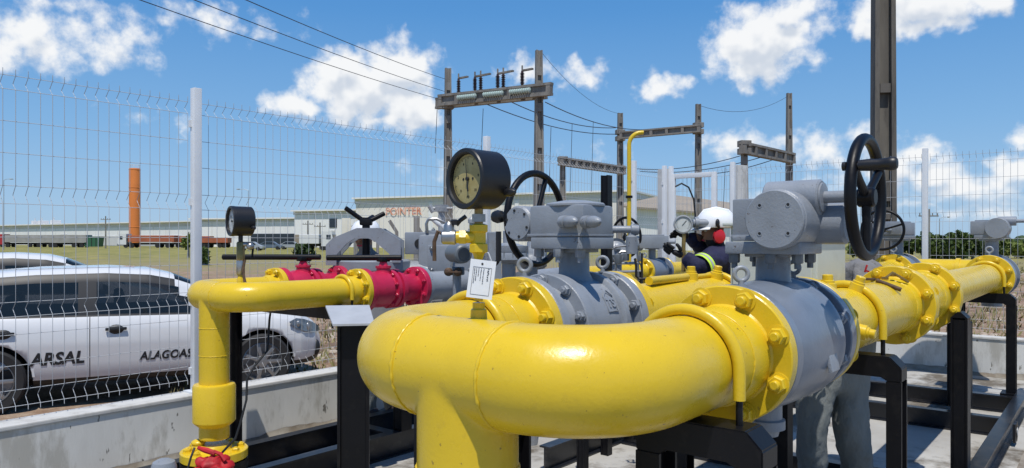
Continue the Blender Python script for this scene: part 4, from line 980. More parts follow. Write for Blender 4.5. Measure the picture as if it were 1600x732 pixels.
# far valves
def farvalve(label, u, w, z, Lf, rot, cover=True, lever=True, R=FR):
    t = thing('ball_valve', label, 'valve', (u+Lf/2, w, z)); s = R/FR
    prof = [(.1*s, 0), (R, .002), (R, .045), (.18*s, .05), (.19*s, Lf*.3), (.205*s, Lf*.5), (.19*s, Lf*.7), (.18*s, Lf-.05), (R, Lf-.045), (R, Lf-.002), (.1*s, Lf)]
    build(MB().lathe(prof, Matrix.Translation((u, w, z)) @ frame(X1), 56), 'body', M['shaded_bluegrey'], t)
    Mx = face_rot(u+Lf*.45, w, rot)
    mb = MB(); mb.cyl((u+Lf*.45, w, z+.16*s), (u+Lf*.45, w, z+.36*s), .058*s, n=24); mb.box((0, 0, z+.36*s), (.2*s, .19*s, .02), Mx, bev=.003); build(mb, 'stem_neck', M['grey'], t)
    mb = MB(); mb.box((0, 0, z+.395*s), (.27*s, .24*s, .045*s), Mx, bev=.006); mb.box((-.02*s, 0, z+.475*s), (.29*s, .25*s, .13*s), Mx, bev=.01)
    mb.box((-.02*s, 0, z+.545*s), (.22*s, .2*s, .014), Mx, bev=.004); gb = build(mb, 'gearbox', M['grey'], t)
    if cover:
        mb = MB(); mb.cyl(lp(Mx, .06*s, -.17*s, z+.47*s), lp(Mx, .06*s, .05*s, z+.47*s), .1*s, bev=.004, n=36); build(mb, 'round_cover', M['grey'], t)
    eyebolt(t, (u+.03, w, z+R-.004), Ms.to_3x3() @ X1, .028*s)
    build(MB().lathe([(.07*s, 0), (.07*s, .07), (.09*s, .075), (.09*s, .11)], Matrix.Translation((u+Lf*.45, w, z-.18*s)) @ frame(-Z1), 20), 'drain_boss', M['grey'], t)
    return t, Mx
fv, Mx = farvalve('grey valve at the far right end of the nearest yellow line', U3+.004, WA, ZA, .46, -PI/2)
mb = MB(); mb.cyl(lp(Mx, .05, 0, ZA+.54), lp(Mx, .20, 0, ZA+.54), .045, n=20); mb.cyl(lp(Mx, .2, 0, ZA+.54), lp(Mx, .62, 0, ZA+.54), .018, n=12); build(mb, 'input_shaft', M['grey'], fv)
wheel(fv, lp(Mx, .62, 0, ZA+.54), Mx.to_3x3() @ X1, .2, .016)
fv2, Mx2 = farvalve('grey valve at the far end of the second yellow line beside the back fence post', 8.404, WB, ZA, .46, -.25, cover=False)
mb = MB(); mb.cyl(lp(Mx2, -.12, 0, ZA+.46), lp(Mx2, -.34, -.02, ZA+.46), .02, n=12); build(mb, 'input_shaft', M['grey'], fv2)
wheel(fv2, lp(Mx2, -.35, -.02, ZA+.46), Mx2.to_3x3() @ Vector((1, .25, 0)), .2, .014, spokes=3, ph=.3)
# far header linking both lines, standing before the back fence
t = thing('pipe_header', 'far yellow header pipe linking both lines in front of the back fence', 'pipe', (9.5, 1.3, ZA))
path = [Vector((8.87, WB, ZA)), Vector((9.2, WB, ZA))]+arc((9.25, WB-.27, ZA), .27, PI/2, 0, 10)+arc((9.25, WA+.27, ZA), .27, 0, -PI/2, 10)
blend = build(MB().tube(path+[Vector((9.25, WA, ZA))], PR, n=40), 'pipe', M['yellow'], t)
build(MB().lathe([(PR+.014, -.02), (PR+.014, .02)], Matrix.Translation((9.52, 1.36, ZA)) @ frame(Y1), 40, caps=True), 'band', M['yellow'], t)
flange(t, (8.866, WB, ZA), -X1, FR, .045, PR, .09, 'yellow', .021)
# ------------------------------------------------------------------ supports: black goal posts with U-bolts
def ubolt(par, u, w, z, pr, zb, r=.017, m='yellow', sleeve=True):
    pts = [Vector((u, w-pr-r, z-pr*.55))]+[Vector((u, w-(pr+r)*math.cos(a), z+(pr+r)*math.sin(a))) for a in [PI*i/20 for i in range(21)]]+[Vector((u, w+pr+r, z-pr*.55))]
    b = build(MB().tube(pts, r, n=14), 'u_bolt', M[m], par)
    mb = MB()
    for s in (-1, 1):
        mb = MB(); mb.cyl((u, w+s*(pr+r), z-pr*.55), (u, w+s*(pr+r), zb-.09), r*.55, n=10); mb.lathe([(r*1.1, 0), (r*1.1, .018)], Matrix.Translation((u, w+s*(pr+r), zb-.03)) @ frame(-Z1), 6)
        build(mb, 'threaded_leg', M['black'], b)
def portal(label, u, wa, wb, zt, zb=.0, dep=.11, wid=.075, ub=None, group=None, ch=.045, beamd=.085):
    t = thing('pipe_support', label, 'support', (u, (wa+wb)/2, zb), 0, group)
    Mx = Matrix(((0, 0, 1, u-dep/2), (1, 0, 0, 0), (0, 1, 0, 0), (0, 0, 0, 1)))
    a, b_ = min(wa, wb), max(wa, wb)
    poly = [(a+ch, zt), (b_-ch, zt), (b_, zt-ch), (b_, zt-beamd-.02), (b_-wid, zt-beamd-.02), (b_-wid-.02, zt-beamd), (a+wid+.02, zt-beamd), (a+wid, zt-beamd-.02), (a, zt-beamd-.02), (a, zt-ch)]
    build(MB().prism(poly, Mx, dep, bev=.004), 'cross_beam', M['black'], t, smooth=False)
    for q in (a, b_-wid):
        mb = MB(); mb.bx((u-dep/2, q, zb), (u-dep/2+.012, q+wid, zt-beamd-.02)); mb.bx((u+dep/2-.012, q, zb), (u+dep/2, q+wid, zt-beamd-.02)); mb.bx((u-dep/2+.012, q+wid*.5-.006, zb), (u+dep/2-.012, q+wid*.5+.006, zt-beamd-.02))
        build(mb, 'leg', M['black'], t, smooth=False)
        mb = MB(); mb.bx((u-dep, q-.04, zb), (u+dep, q+wid+.04, zb+.015)); build(mb, 'base_plate', M['black'], t, smooth=False)
    if ub: ubolt(t, u, ub[0], ub[1], ub[2], zt)
    return t
GS = 'black steel pipe supports of the yard'
zt = ZA-PR-.004
portal('black support with yellow U-bolt under the near pipe left of the large grey valve', 1.92, .70, 1.07, zt, ub=(WA, ZA, PR), group=GS)
portal('black support under the near pipe just right of the large grey valve', 3.50, .70, 1.42, zt, .15, ub=(WA, ZA, PR), group=GS, wid=.06)
portal('black support under the second pipe near the foreground header', 1.95, 1.56, 2.03, zt, ub=(WB, ZA, PR), group=GS)
portal('black support under the second pipe beside the pale cabinet', 4.05, 1.56, 2.03, zt, .15, ub=(WB, ZA, PR), group=GS)
portal('black support at the far right below the last flange of the near line', 8.08, .70, 1.18, ZA-PR*.93-.004, .15, ub=(WA, ZA, PR*.93), group=GS)
# sturdy chamfered column beneath the flanged fitting
def column(label, u, w, zt, zb, a, b_, group=GS, name='pipe_support', cap=0):
    t = thing(name, label, 'support', (u, w, zb), 0, group)
    Mx = Matrix.Translation((u, w, 0))
    mb = MB(); mb.box((0, -b_/2+.006, (zb+zt)/2), (a, .012, zt-zb), Mx); mb.box((0, b_/2-.006, (zb+zt)/2), (a, .012, zt-zb), Mx); mb.box((0, 0, (zb+zt)/2), (.012, b_-.024, zt-zb), Mx)
    mb.box((-a/2+.004, 0, (zb+zt)/2-.001), (.008, b_-.03, zt-zb-.02), Mx)
    build(mb, 'column', M['black'], t, smooth=False)
    if cap: return t
    mb = MB(); mb.prism([(-b_/2, 0), (b_/2, 0), (b_/2-.035, .035), (-b_/2+.035, .035)], Mx @ Matrix.Translation((-a/2, 0, zt)) @ Matrix(((0, 0, 1, 0), (1, 0, 0, 0), (0, 1, 0, 0), (0, 0, 0, 1))), a); build(mb, 'cap', M['black'], t, smooth=False)
    return t
column('stout black column standing right of the near support below the flanged fitting', 5.22, .735, 1.08, .15, .12, .09)
column('wide black column further back below the long yellow pipe', 7.2, 1.02, .86, .15, .12, .17)
# sloping plate on the tall column left of the header
t = thing('instrument_stand', 'thick black post topped by a sunlit pale steel plate left of the big yellow pipe', 'support', (1.85, 2.33, 0))
q = P(552, 2.88, 0); fr = Matrix.Translation(q) @ Matrix.Rotation(CAMROT+.18, 4, 'Z')
mb = MB(); mb.box((0, .05, .61), (.102, .10, 1.22), fr, bev=.004); build(mb, 'post', M['black'], t, smooth=False)
mb = MB(); mb.box((-.055, .05, .61), (.012, .13, 1.22), fr); mb.box((.055, .05, .61), (.012, .13, 1.22), fr); build(mb, 'post_flange', M['black'], t, smooth=False)
mb = MB(); vs = []
for z in (1.222, 1.230):
    vs += [(-.075, -.055, z), (.082, -.055, z), (.06, .135, z+.055), (-.115, .135, z+.055)]
mb._new(vs, [(3, 2, 1, 0), (4, 5, 6, 7), (0, 1, 5, 4), (1, 2, 6, 5), (2, 3, 7, 6), (3, 0, 4, 7)], fr); M['plate'] = mat('worn_grey_plate', (.52, .53, .54), .4, .2, bump=.1, var=.12, vscale=14); build(mb, 'plate', M['plate'], t, smooth=False)
# skid frame on the floor
t = thing('skid_frame', 'black steel skid frame of rails and cross beams lying on the concrete floor', 'frame', (5, 1.8, 0))
M['blackw'] = mat('worn_black_steel', (.014, .016, .022), .30, bump=.15, bscale=30, var=.4, vscale=3, dirt=.5, dcol=(.10, .085, .07), dscale=7)
def chan(mb, a, b_, h, w):
    a, b_ = Vector(a), Vector(b_); dv = (b_-a); Lc = dv.length; dv /= Lc; sd = Z1.cross(dv)
    Mx = Matrix(((dv.x, sd.x, 0, a.x), (dv.y, sd.y, 0, a.y), (0, 0, 1, 0), (0, 0, 0, 1)))
    mb.box((Lc/2, 0, h-.006), (Lc, w, .012), Mx); mb.box((Lc/2, 0, .006), (Lc, w, .012), Mx); mb.box((Lc/2, 0, h/2), (Lc, .012, h-.024), Mx)
def rail(a, b_, nm, h=.17, w=.085): 
    mb = MB(); chan(mb, a, b_, h, w); return build(mb, nm, M['blackw'], t, smooth=False)
rail((1.2, .66, 0), (8.25, .66, 0), 'rail'); rail((3.95, 2.96, 0), (8.25, 2.96, 0), 'rail')
for u in (1.95, 4.9, 6.95, 7.95): rail((u, .71, .002), (u, 2.91, .002), 'cross_beam', .15)
for u in (6.75,):
    mb = MB(); mb.lathe([(.075, 0), (.075, .02)], Matrix.Translation((u, .60, .10)) @ frame(-Y1), 28); mb.lathe([(.03, -.004), (.03, .024)], Matrix.Translation((u, .60, .10)) @ frame(-Y1), 20, mat=1); mb.bx((u-.10, .58, .03), (u, .60, .17)); build(mb, 'lifting_lug', [M['blackw'], M['plate']], t, smooth=False)
t = thing('skid_frame', 'black steel rails of the smaller pipe skid along the left wall', 'frame', (4, 4, 0))
rail((1.55, 4.03, 0), (7.5, 4.03, 0), 'rail'); rail((1.55, 4.55, 0), (7.5, 4.55, 0), 'rail')
for u in (1.6, 3.6, 6.0): rail((u, 4.08, .002), (u, 4.50, .002), 'cross_beam', .15)
portal('black goal post under the small pipes behind the left yellow downcomer', 2.80, 3.50, 4.90, ZC-CR-.004, 0.0, group=GS, dep=.09, wid=.07, beamd=.07)
column('black upright standing on the small skid rail left of the big downcomer', 3.65, 4.03, 1.0, .17, .10, .09)
column('thin black upright on the floor below the elbow of the big pipe', 3.9, 2.62, .95, 0, .055, .055)
column('tall black column rising behind the gearbox of the second valve', 4.55, 2.85, 2.02, 0, .06, .06, cap=1)
# concrete gutter right of the skid
M['gutter'] = mat('dirty_gutter', (.30, .27, .23), .9, bump=.5, bscale=20, col2=(.13, .10, .07), vscale=5, detail=9)
setp(build(MB().bx((1, .30, .004), (9.9, .52, .008)), 'gutter', M['gutter'], smooth=False), 'dirty drainage strip along the skid on the floor', 'gutter', kind='structure')
# ------------------------------------------------------------------ small header and crimson valves
UC, RC = 2.17, .185
h2, wm2 = uheader('smaller yellow U-shaped header pipe at left with flanged foot', ZC, WC, WD, UC, RC, CR, 2.9, 2.66, .42, .0048, 'small_pipe_header')
bead((UC, WC+RC, ZC), Y1, CR, h2, seed=11, th=.004); 
sc = 4.2/FPX
for zz_, sd_ in ((CAMZ-(512-376)*sc, 14), (CAMZ-(555-376)*sc, 15)): bead((UC, wm2, zz_), Z1, CR*.985, h2, seed=sd_, th=.003)
zc0, zc1 = CAMZ-(660-376)*sc, CAMZ-(600-376)*sc
mb = MB(); mb.lathe([(CR, zc0-.02), (CR+.024, zc0), (CR+.032, zc0+.01), (CR+.032, zc1-.012), (CR+.026, zc1), (CR, zc1+.004)], Matrix.Translation((UC, wm2, 0)), 48); build(mb, 'insulating_collar', M['yellow'], h2)
zf = CAMZ-(702-376)*sc
f = flange(h2, (UC, wm2, zf-.05), -Z1, .182, .05, CR, .03, 'yellow', .021, 8, stud=.2)
q = Vector((UC, wm2, zc0-.14))+C(-1, -.3, 0).normalized()*CR
mb = MB(); mb.ball(q, .04, (1, 1, .8)); mb.ball(q+Vector((0, 0, .03)), .033, (1.2, 1.2, .6)); build(mb, 'welded_lump', M['yellow'], h2)
mb = MB(); mb.lathe([(.182, zf-.11), (.182, zf-.056), (.12, zf-.054)], Matrix.Translation((UC, wm2, 0)), 48); mb.lathe([(CR, 0), (CR, zf-.11)], Matrix.Translation((UC, wm2, 0)), 32); build(mb, 'buried_pipe', M['black'], h2)
for u, w in ((3.0, WC), (2.76, WD)):
    flange(h2, (u, w, ZC), X1, CF, .035, CR, .07, 'yellow', .019, 8)
ubolt(h2, 2.86, WC, ZC, CR, ZC-CR-.06, r=.013)
def pink(label, u, w, lever_dir, Lf=.50, Lv=.5):
    t = thing('lever_valve', label, 'valve', (u+Lf/2, w, ZC))
    R = CF
    prof = [(.06, .001), (R-.003, .001), (R, .004), (R, .036), (R-.003, .039), (.105, .041), (.108, .07), (.118, .12), (.118, .19), (.105, .205), (.108, .215), (.128, .218), (.128, .246), (.113, .25), (.113, .262), (.128, .266), (.128, .296), (.105, .30), (.09, .33), (.09, Lf-.05), (R-.003, Lf-.042), (R, Lf-.039), (R, Lf-.004), (.06, Lf-.001)]
    b = build(MB().lathe(prof, Matrix.Translation((u, w, ZC)) @ frame(X1), 48), 'body', M['pink'], t, ang=30)
    nuts(b, (u+.218, w, ZC), -X1, .113, 10, .014, 'pink', stud=1.2); nuts(b, (u+Lf-.042, w, ZC), -X1, .118, 8, .016, 'pink', stud=1.2)
    build(MB().lathe([(.05, ZC+.09), (.045, ZC+.135), (.052, ZC+.138), (.052, ZC+.152), (.03, ZC+.154), (.022, ZC+.185)], Matrix.Translation((u+.19, w, 0)), 24), 'stem', M['pink'], t)
    z = ZC+.205; q = Vector((u+.19, w, z)); d = Vector(lever_dir).normalized()
    mb = MB(); mb.box(q-Vector((0, 0, .012)), (.07, .06, .03), None, bev=.006); mb.cyl(q-d*.12, q+d*Lv, .019, n=14, bev=.004); build(mb, 'lever', M['black'], t)
    return t
pink('nearer crimson lever valve in line with the small yellow pipe', 3.002, WC, C(-1, -.02, 0), Lv=.37)
pink('farther crimson lever valve nearer the fence', 2.762, WD, C(-1, .02, .0), Lv=.55)
# ------------------------------------------------------------------ gauges
def gauge(label, base, zc, axis, R, Lc, build_stem, dialm, needle_a, name='pressure_gauge', ring=.82, txt=True):
    t = thing(name, label, 'gauge', base)
    ax = Vector(axis).normalized(); c = Vector((base[0], base[1], zc)); Mx = Matrix.Translation(c) @ frame(ax)
    # local frame with readable up
    rt = Z1.cross(ax).normalized(); up = ax.cross(rt); Mf = Matrix(((rt.x, up.x, ax.x, c.x), (rt.y, up.y, ax.y, c.y), (rt.z, up.z, ax.z, c.z), (0, 0, 0, 1)))
    f = Lc/2
    prof = [(R*.1, -f), (R*.90, -f), (R*.97, -f+.006), (R*.985, f*.6), (R, f*.62), (R, f-.004), (R*.97, f), (R*ring+.004, f), (R*ring, f-.004), (R*ring, f-.02), (R*.1, f-.021)]
    build(MB().lathe(prof, Mf, 56, caps=True), 'case', M['blackrub'], t, ang=30)
    dm = build(MB().lathe([(R*ring-.001, f-.019), (R*ring-.001, f-.016)], Mf, 48), 'dial', M[dialm], t, smooth=False)
    mb = MB(); zz = f-.0155
    for i in range(51):
        a = math.radians(225-270*i/50); r0 = R*ring*(.80 if i % 5 == 0 else .86); r1 = R*ring*.91; wd = .0006 if i % 5 else .0011
        fr = Mf @ Matrix.Rotation(a, 4, 'Z'); mb.box(((r0+r1)/2, 0, zz), (r1-r0, wd*R/.08, .0006), fr)
    for s in (-1, 1): mb.lathe([(R*.045, zz-.0003), (R*.045, zz+.0003)], Mf @ Matrix.Translation((s*R*.25, 0, 0)), 12)
    if txt:
        for i in range(0, 11, 2):
            a = math.radians(225-270*i/10); tm = text_mesh(str(i), R*.13, .0003, .0); b2 = MB(); b2.add_mesh(tm); b2.bm.transform(Mf @ Matrix.Translation((R*ring*.66*math.cos(a), R*ring*.66*math.sin(a), zz)))
            tmp = bpy.data.meshes.new('t'); b2.bm.to_mesh(tmp); mb.add_mesh(tmp); b2.bm.free()
        tm = text_mesh('PSI', R*.12, .0003, .0); b2 = MB(); b2.add_mesh(tm); b2.bm.transform(Mf @ Matrix.Translation((0, -R*ring*.72, zz))); tmp = bpy.data.meshes.new('t'); b2.bm.to_mesh(tmp); mb.add_mesh(tmp); b2.bm.free()
    build(mb, 'scale_marks', M['ink'], dm, smooth=False)
    mb = MB(); fr = Mf @ Matrix.Rotation(needle_a, 4, 'Z'); z2 = zz+.004
    mb._new([(-.0035*R/.08, -R*.42, z2), (.0035*R/.08, -R*.42, z2), (.0022*R/.08, 0, z2), (.0006, R*.66, z2), (-.0006, R*.66, z2), (-.0022*R/.08, 0, z2)], [(0, 1, 2, 3, 4, 5)], fr); mb.lathe([(R*.07, zz), (R*.06, z2+.002)], Mf, 16); build(mb, 'needle', M['ink'], t, smooth=False)
    build(MB().lathe([(R*.1, -.012), (R*.14, 0), (R*.14, .02), (R*.05, .03)], Mf @ Matrix.Translation((R*.97 if axis[2] == 0 else R*.97, -R*.45, -f*.7)) @ Matrix.Rotation(PI/2, 4, 'Y'), 14), 'vent_plug', M['blackrub'], t)
    build_stem(t, c, R); return t
dG = 2.02; kG = dG/FPX
gx = P(748, dG, 0)
def big_stem(t, c, R):
    def y(py): return CAMZ+(HZ-py)*kG
    q = Matrix.Translation((c.x, c.y, 0)); Mr = q @ Matrix.Rotation(CAMROT, 4, 'Z')
    build(MB().lathe([(.012, y(352)), (.012, y(318))], q, 20), 'gauge_neck', M['brass'], t)
    build(MB().lathe([(.019, y(347)), (.019, y(335))], q, 6), 'hex_nut', M['steel'], t)
    mb = MB(); mb.lathe([(.017, y(350)), (.0265, y(352)), (.0265, y(362)), (.021, y(364)), (.021, y(380)), (.0265, y(382)), (.0265, y(394)), (.018, y(396)), (.0125, y(404)), (.0125, y(470))], q, 8, a0=.3)
    mb.cyl((c.x, c.y, y(371)), lp(Mr, -.062, .0, y(371)), .0165, n=18); mb.lathe([(.021, 0), (.021, .018)], Matrix.Translation(lp(Mr, -.035, 0, y(371))) @ frame(Mr.to_3x3() @ -X1), 6)
    mb.lathe([(.024, y(505)), (.022, y(484)), (.017, y(482)), (.017, y(473))], q, 20); build(mb, 'tee_fitting', M['yellow'], t)
    mb = MB(); mb.cyl(lp(Mr, -.062, 0, y(371)), lp(Mr, -.102, 0, y(371)), .021, .019, n=20, bev=.003); mb.lathe([(.0145, 0), (.0145, .02), (.010, .026), (.007, .03)], Matrix.Translation(lp(Mr, -.082, 0, y(364))), 14); build(mb, 'bleed_valve', M['steel'], t)
    mb = MB(); mb.tube([lp(Mr, -.10, 0, y(366)), lp(Mr, -.112, 0, y(362)), lp(Mr, -.122, 0, y(378)), lp(Mr, -.121, -.004, y(408))], .0055, n=8); build(mb, 'bleed_lever', M['rust'], t)
    mb = MB(); mb.tube([lp(Mr, -.062, .006, y(352)), lp(Mr, -.052, .006, y(345)), lp(Mr, -.035, .004, y(338))], .006, n=8); mb.lathe([(.012, y(352)), (.013, y(345)), (.006, y(343))], Matrix.Translation(lp(Mr, -.066, .0, 0)), 10); build(mb, 'needle_valve', M['blackrub'], t)
gauge('large black gauge with a yellowed dial on the foreground pipe', (gx.x, gx.y, ZA+PR), CAMZ+(HZ-281)*kG-.000, C(-.755, -.655, 0), .083, .105, big_stem, 'dial', .12)
# card tag hung on the fitting
q = P(752, dG-.05, 0); Mt = Matrix.Translation((q.x, q.y, CAMZ+(HZ-437)*kG*.97)) @ Matrix.Rotation(CAMROT-.02, 4, 'Z') @ Matrix.Rotation(math.radians(7), 4, 'Y') @ Matrix.Rotation(-.06, 4, 'X')
t = thing('label_tag', 'white printed card hanging below the big gauge', 'tag', Mt.to_translation())
Mt2 = Mt @ Matrix.Rotation(PI/2, 4, 'X')      # local x right, y up, z towards the camera
mb = MB(); W_, H_ = .0345, .0515
mb.prism([(-W_, -H_), (W_, -H_), (W_, H_), (-W_, H_)], Mt2, .0012); build(mb, 'card', M['paper'], t, smooth=False)
mb = MB(); z = .0016
for x0, x1, y0, y1 in ((-.025, .025, .031, .0318), (-.025, .025, -.0428, -.042), (-.025, -.0242, -.0428, .0318), (.0242, .025, -.0428, .0318)): mb.bx((x0, y0, z-.0004), (x1, y1, z), None) if False else mb.box(((x0+x1)/2, (y0+y1)/2, z), (x1-x0, y1-y0, .0005), Mt2)
build(mb, 'printed_frame', M['ink'], t, smooth=False)
mb = MB()
rt_ = random.Random(5)
for x, hgt, w_ in ((.0165, .0042, .0011), (.004, .0022, .0007), (-.003, .0022, .0007), (-.0095, .0020, .0006), (-.0155, .0020, .0006), (-.0205, .0020, .0006)):
    y = .0285; yend = {.0165: -.004, .004: -.014, -.003: -.004, -.0095: .006, -.0155: -.006, -.0205: -.013}[x]
    while y > yend:      # illegible small print, line by line
        for _ in range(2): mb.box((x+rt_.uniform(-.3, .3)*hgt, y, .0016), (hgt*rt_.uniform(.35, 1), w_*rt_.uniform(.5, 1), .0004), Mt2)
        mb.box((x+rt_.uniform(-.4, .4)*hgt, y-w_*.6, .0016), (w_*.7, w_*1.6, .0004), Mt2)
        y -= w_*rt_.choice((1.7, 1.9, 2.2, 3.6))
build(mb, 'printed_text', M['ink'], t, smooth=False)
mb = MB(); mb.lathe([(.003, .0014), (.003, .0022)], Mt2 @ Matrix.Translation((-.002, .041, 0)), 10); mb.tube([Mt2 @ Vector((-.002, .041, .002)), Mt2 @ Vector((-.003, .054, -.004)), Mt2 @ Vector((.0, .062, -.03))], .0008, n=5); build(mb, 'tie', M['ink'], t)
# small gauge on the left header
dS2 = 4.28; ks = dS2/FPX; gq = P(376, dS2, 0)
def small_stem(t, c, R):
    def y(py): return CAMZ+(HZ-py)*ks
    q = Matrix.Translation((c.x, c.y, 0)); Mr = q @ Matrix.Rotation(CAMROT, 4, 'Z')
    mb = MB(); mb.lathe([(.013, y(384)), (.013, y(366))], q, 16); build(mb, 'gauge_neck', M['blackrub'], t)
    mb = MB(); mb.lathe([(.024, y(408)), (.024, y(380)), (.018, y(378))], q, 8); build(mb, 'siphon_body', M['brass'], t)
    mb = MB(); mb.lathe([(.020, y(430)), (.024, y(428)), (.024, y(408)), (.019, y(405))], q, 14); build(mb, 'hex_union', M['steel'], t)
    mb = MB(); mb.lathe([(.022, y(446)), (.022, y(436)), (.017, y(434)), (.017, y(428))], q, 16); build(mb, 'weld_boss', M['yellow'], t)
    mb = MB(); mb.cyl((c.x, c.y, y(382)), lp(Mr, .055, 0, y(382)), .013, n=14); mb.ball(lp(Mr, .06, -.01, y(385)), .022); build(mb, 'bleed_valve', M['steel'], t)
    mb = MB(); mb.tube([lp(Mr, .075, 0, y(380)), lp(Mr, .066, 0, y(404))], .006, n=8); build(mb, 'bleed_lever', M['black'], t)
    mb = MB(); mb.tube([lp(Mr, .03, -.01, y(406)), lp(Mr, .02, -.02, y(422)), lp(Mr, .03, -.03, y(432)), lp(Mr, .045, -.045, y(446))], [.006, .008, .007, .010], n=8); build(mb, 'hanging_wire', M['rust'], t)
gauge('small black gauge with a pale dial on the left yellow header', (gq.x, gq.y, ZC+CR), CAMZ+(HZ-346)*ks, C(-.80, -.60, 0), .088, .125, small_stem, 'dialw', -2.6, txt=False)
# earth cable and red cloth at the foot of the small header
qf = Vector((UC, wm2, 0)); dd = C(0, -1, 0); rr_ = C(1, 0, 0)
def fp(px, py, d): return PY(px, py, d)
mb = MB(); mb.tube([fp(428, 448, 4.35), fp(421, 500, 4.3), fp(418, 548, 4.2), fp(398, 572, 4.1), fp(386, 592, 4.08), fp(385, 625, 4.05), fp(376, 660, 4.0), fp(368, 685, 4.0), fp(343, 712, 3.95), fp(330, 740, 3.95)], .0065, n=8)
setp(build(mb, 'earth_cable', M['cable'], None, loc=qf), 'thin black cable trailing down beside the small yellow downcomer', 'cable')
mb = MB(); mb.tube([fp(304, 700, 4.0), fp(298, 716, 3.96), fp(290, 745, 3.95)], .006, n=8); setp(build(mb, 'earth_cable', M['cable'], None, loc=qf), 'short black cable at the left foot of the small yellow downcomer', 'cable')
t = thing('earth_clamp', 'red clamp and crumpled red cloth at the foot of the small yellow downcomer', 'clamp', fp(332, 720, 3.95))
rr2 = random.Random(3); mb = MB()
for (px, py, s, sz) in ((336, 722, .055, (1.5, .8, .55)), (318, 724, .04, (1, .8, .8)), (348, 729, .05, (1.3, .8, .5)), (328, 738, .07, (1.8, 1, .6))): mb.ball(fp(px, py, 3.93), s, sz, None, 18, 12)
for v in mb.bm.verts: v.co += Vector((mnoise.noise(v.co*25), mnoise.noise(v.co*25+Vector((5, 0, 0))), mnoise.noise(v.co*25+Vector((0, 7, 0)))))*.02
build(mb, 'cloth', M['red'], t)
mb = MB(); mb.tube([fp(310, 700, 3.95), fp(322, 704, 3.93), fp(336, 709, 3.93)], [.010, .016, .014], n=8); mb.tube([fp(334, 706, 3.93), fp(345, 710, 3.93), fp(352, 720, 3.92)], .011, n=8); build(mb, 'clamp_jaw', M['red'], t)
q = P(256, 3.7, 0); zt = CAMZ-(717-376)/FPX*3.7
setp(build(MB().lathe([(.06, 0), (.06, zt-.04), (.052, zt-.015), (.03, zt-.003), (.004, zt)], Matrix.Translation((q.x, q.y, 0)), 28), 'capped_pipe', M['grey'], None, loc=q), 'grey rounded pipe cap standing on the floor at the lower left', 'pipe')
# ------------------------------------------------------------------ pale cabinet between the two lines
t = thing('instrument_cabinet', 'pale cream enamel cabinet standing between the two yellow pipes behind the large grey valve', 'cabinet', (3.62, 1.34, 0))
x0, x1, y0, y1, z0, z1 = 3.60, 4.07, 1.09, 1.518, .90, CAMZ+(HZ-354)/FPX*3.74
build(MB().bx((x0, y0, z0), (x1, y1, z1), bev=.008), 'housing', M['cream'], t, smooth=False)
mb = MB(); mb.bx((x0-.018, y0+.02, z0+.02), (x0, y1-.02, z1-.02), bev=.005); dr = build(mb, 'door', M['cream'], t, smooth=False)
mb = MB(); mb.box((x0-.025, y0+.06, 1.2), (.014, .02, .07), None, bev=.004); build(mb, 'latch', M['steel'], dr)
build(MB().bx((x0-.03, y0-.03, z1), (x1+.03, y1+.03, z1+.018), bev=.006), 'rain_hood', M['cream'], t, smooth=False)
mb = MB(); mb.bx((3.72, 1.27, 0), (3.80, 1.35, z0)); mb.bx((3.66, 1.21, 0), (3.86, 1.41, .012)); build(mb, 'stand', M['black'], t, smooth=False)
# ------------------------------------------------------------------ grey filter, regulators and instruments behind the small valves
uF, wF = 3.62, 3.98
t = thing('gas_filter', 'grey gas filter with a heavy yoke and black tee handle behind the crimson valves', 'filter', (uF, wF, 0))
dF = 5.3; kF = dF/FPX
def zf_(py): return CAMZ+(HZ-py)*kF
qF = P(571, dF, 0); MF = Matrix.Translation((qF.x, qF.y, 0)) @ Matrix.Rotation(CAMROT+.05, 4, 'Z')
mb = MB(); mb.lathe([(.20, .45), (.235, .50), (.235, zf_(416)), (.225, zf_(410))], MF @ Matrix.Translation((.03, .12, 0)), 40); build(mb, 'vessel', M['grey'], t)
mb = MB(); mb.lathe([(.27, zf_(424)), (.28, zf_(422)), (.28, zf_(409)), (.27, zf_(407)), (.1, zf_(403)), (.01, zf_(402))], MF @ Matrix.Translation((.03, .12, 0)), 40); build(mb, 'lid', M['grey'], t)
yo = [(-57, 414), (-57, 383), (-46, 372), (-10, 357), (27, 357), (57, 376), (57, 410), (43, 410), (43, 400), (18, 378), (8, 373), (-14, 373), (-26, 381), (-41, 398), (-41, 414)]
def yoke(dy):
    mb = MB(); pts = [(x*kF, zf_(y)) for x, y in yo]
    vs = [(x, dy, z) for x, z in pts]+[(x, dy+.035, z) for x, z in pts]; n = len(pts)
    mb._new(vs, [tuple(range(n)), tuple(range(n, 2*n))[::-1]]+[(i, n+i, n+(i+1) % n, (i+1) % n) for i in range(n)], MF)
    es = [e for e in mb.bm.edges if len(e.link_faces) == 2 and abs(e.calc_face_angle(0)) > .5]
    bmesh.ops.bevel(mb.bm, geom=es, offset=.005, segments=2, affect='EDGES'); build(mb, 'yoke', M['grey'], t, ang=25)
yoke(-.10); yoke(.12)
mb = MB()
for x0_, x1_, y0_, y1_ in ((-54, -43, 412, 386), (46, 54, 408, 384)): mb.box(((x0_+x1_)/2*kF, .028, (zf_(y0_)+zf_(y1_))/2), ((x1_-x0_)*kF, .18, zf_(y1_)-zf_(y0_)-.02), MF, bev=.004)
mb.box((2*kF, .028, zf_(361)), (20*kF, .19, .03), MF, bev=.004); build(mb, 'yoke_spacer', M['grey'], t, smooth=False)
mb = MB(); mb.cyl(lp(MF, 0, .03, zf_(404)), lp(MF, 0, .03, zf_(340)), .028, n=20); mb.box((0, .03, zf_(347)), (.088, .07, .05), MF, bev=.012); build(mb, 'screw_spindle', M['black'], t)
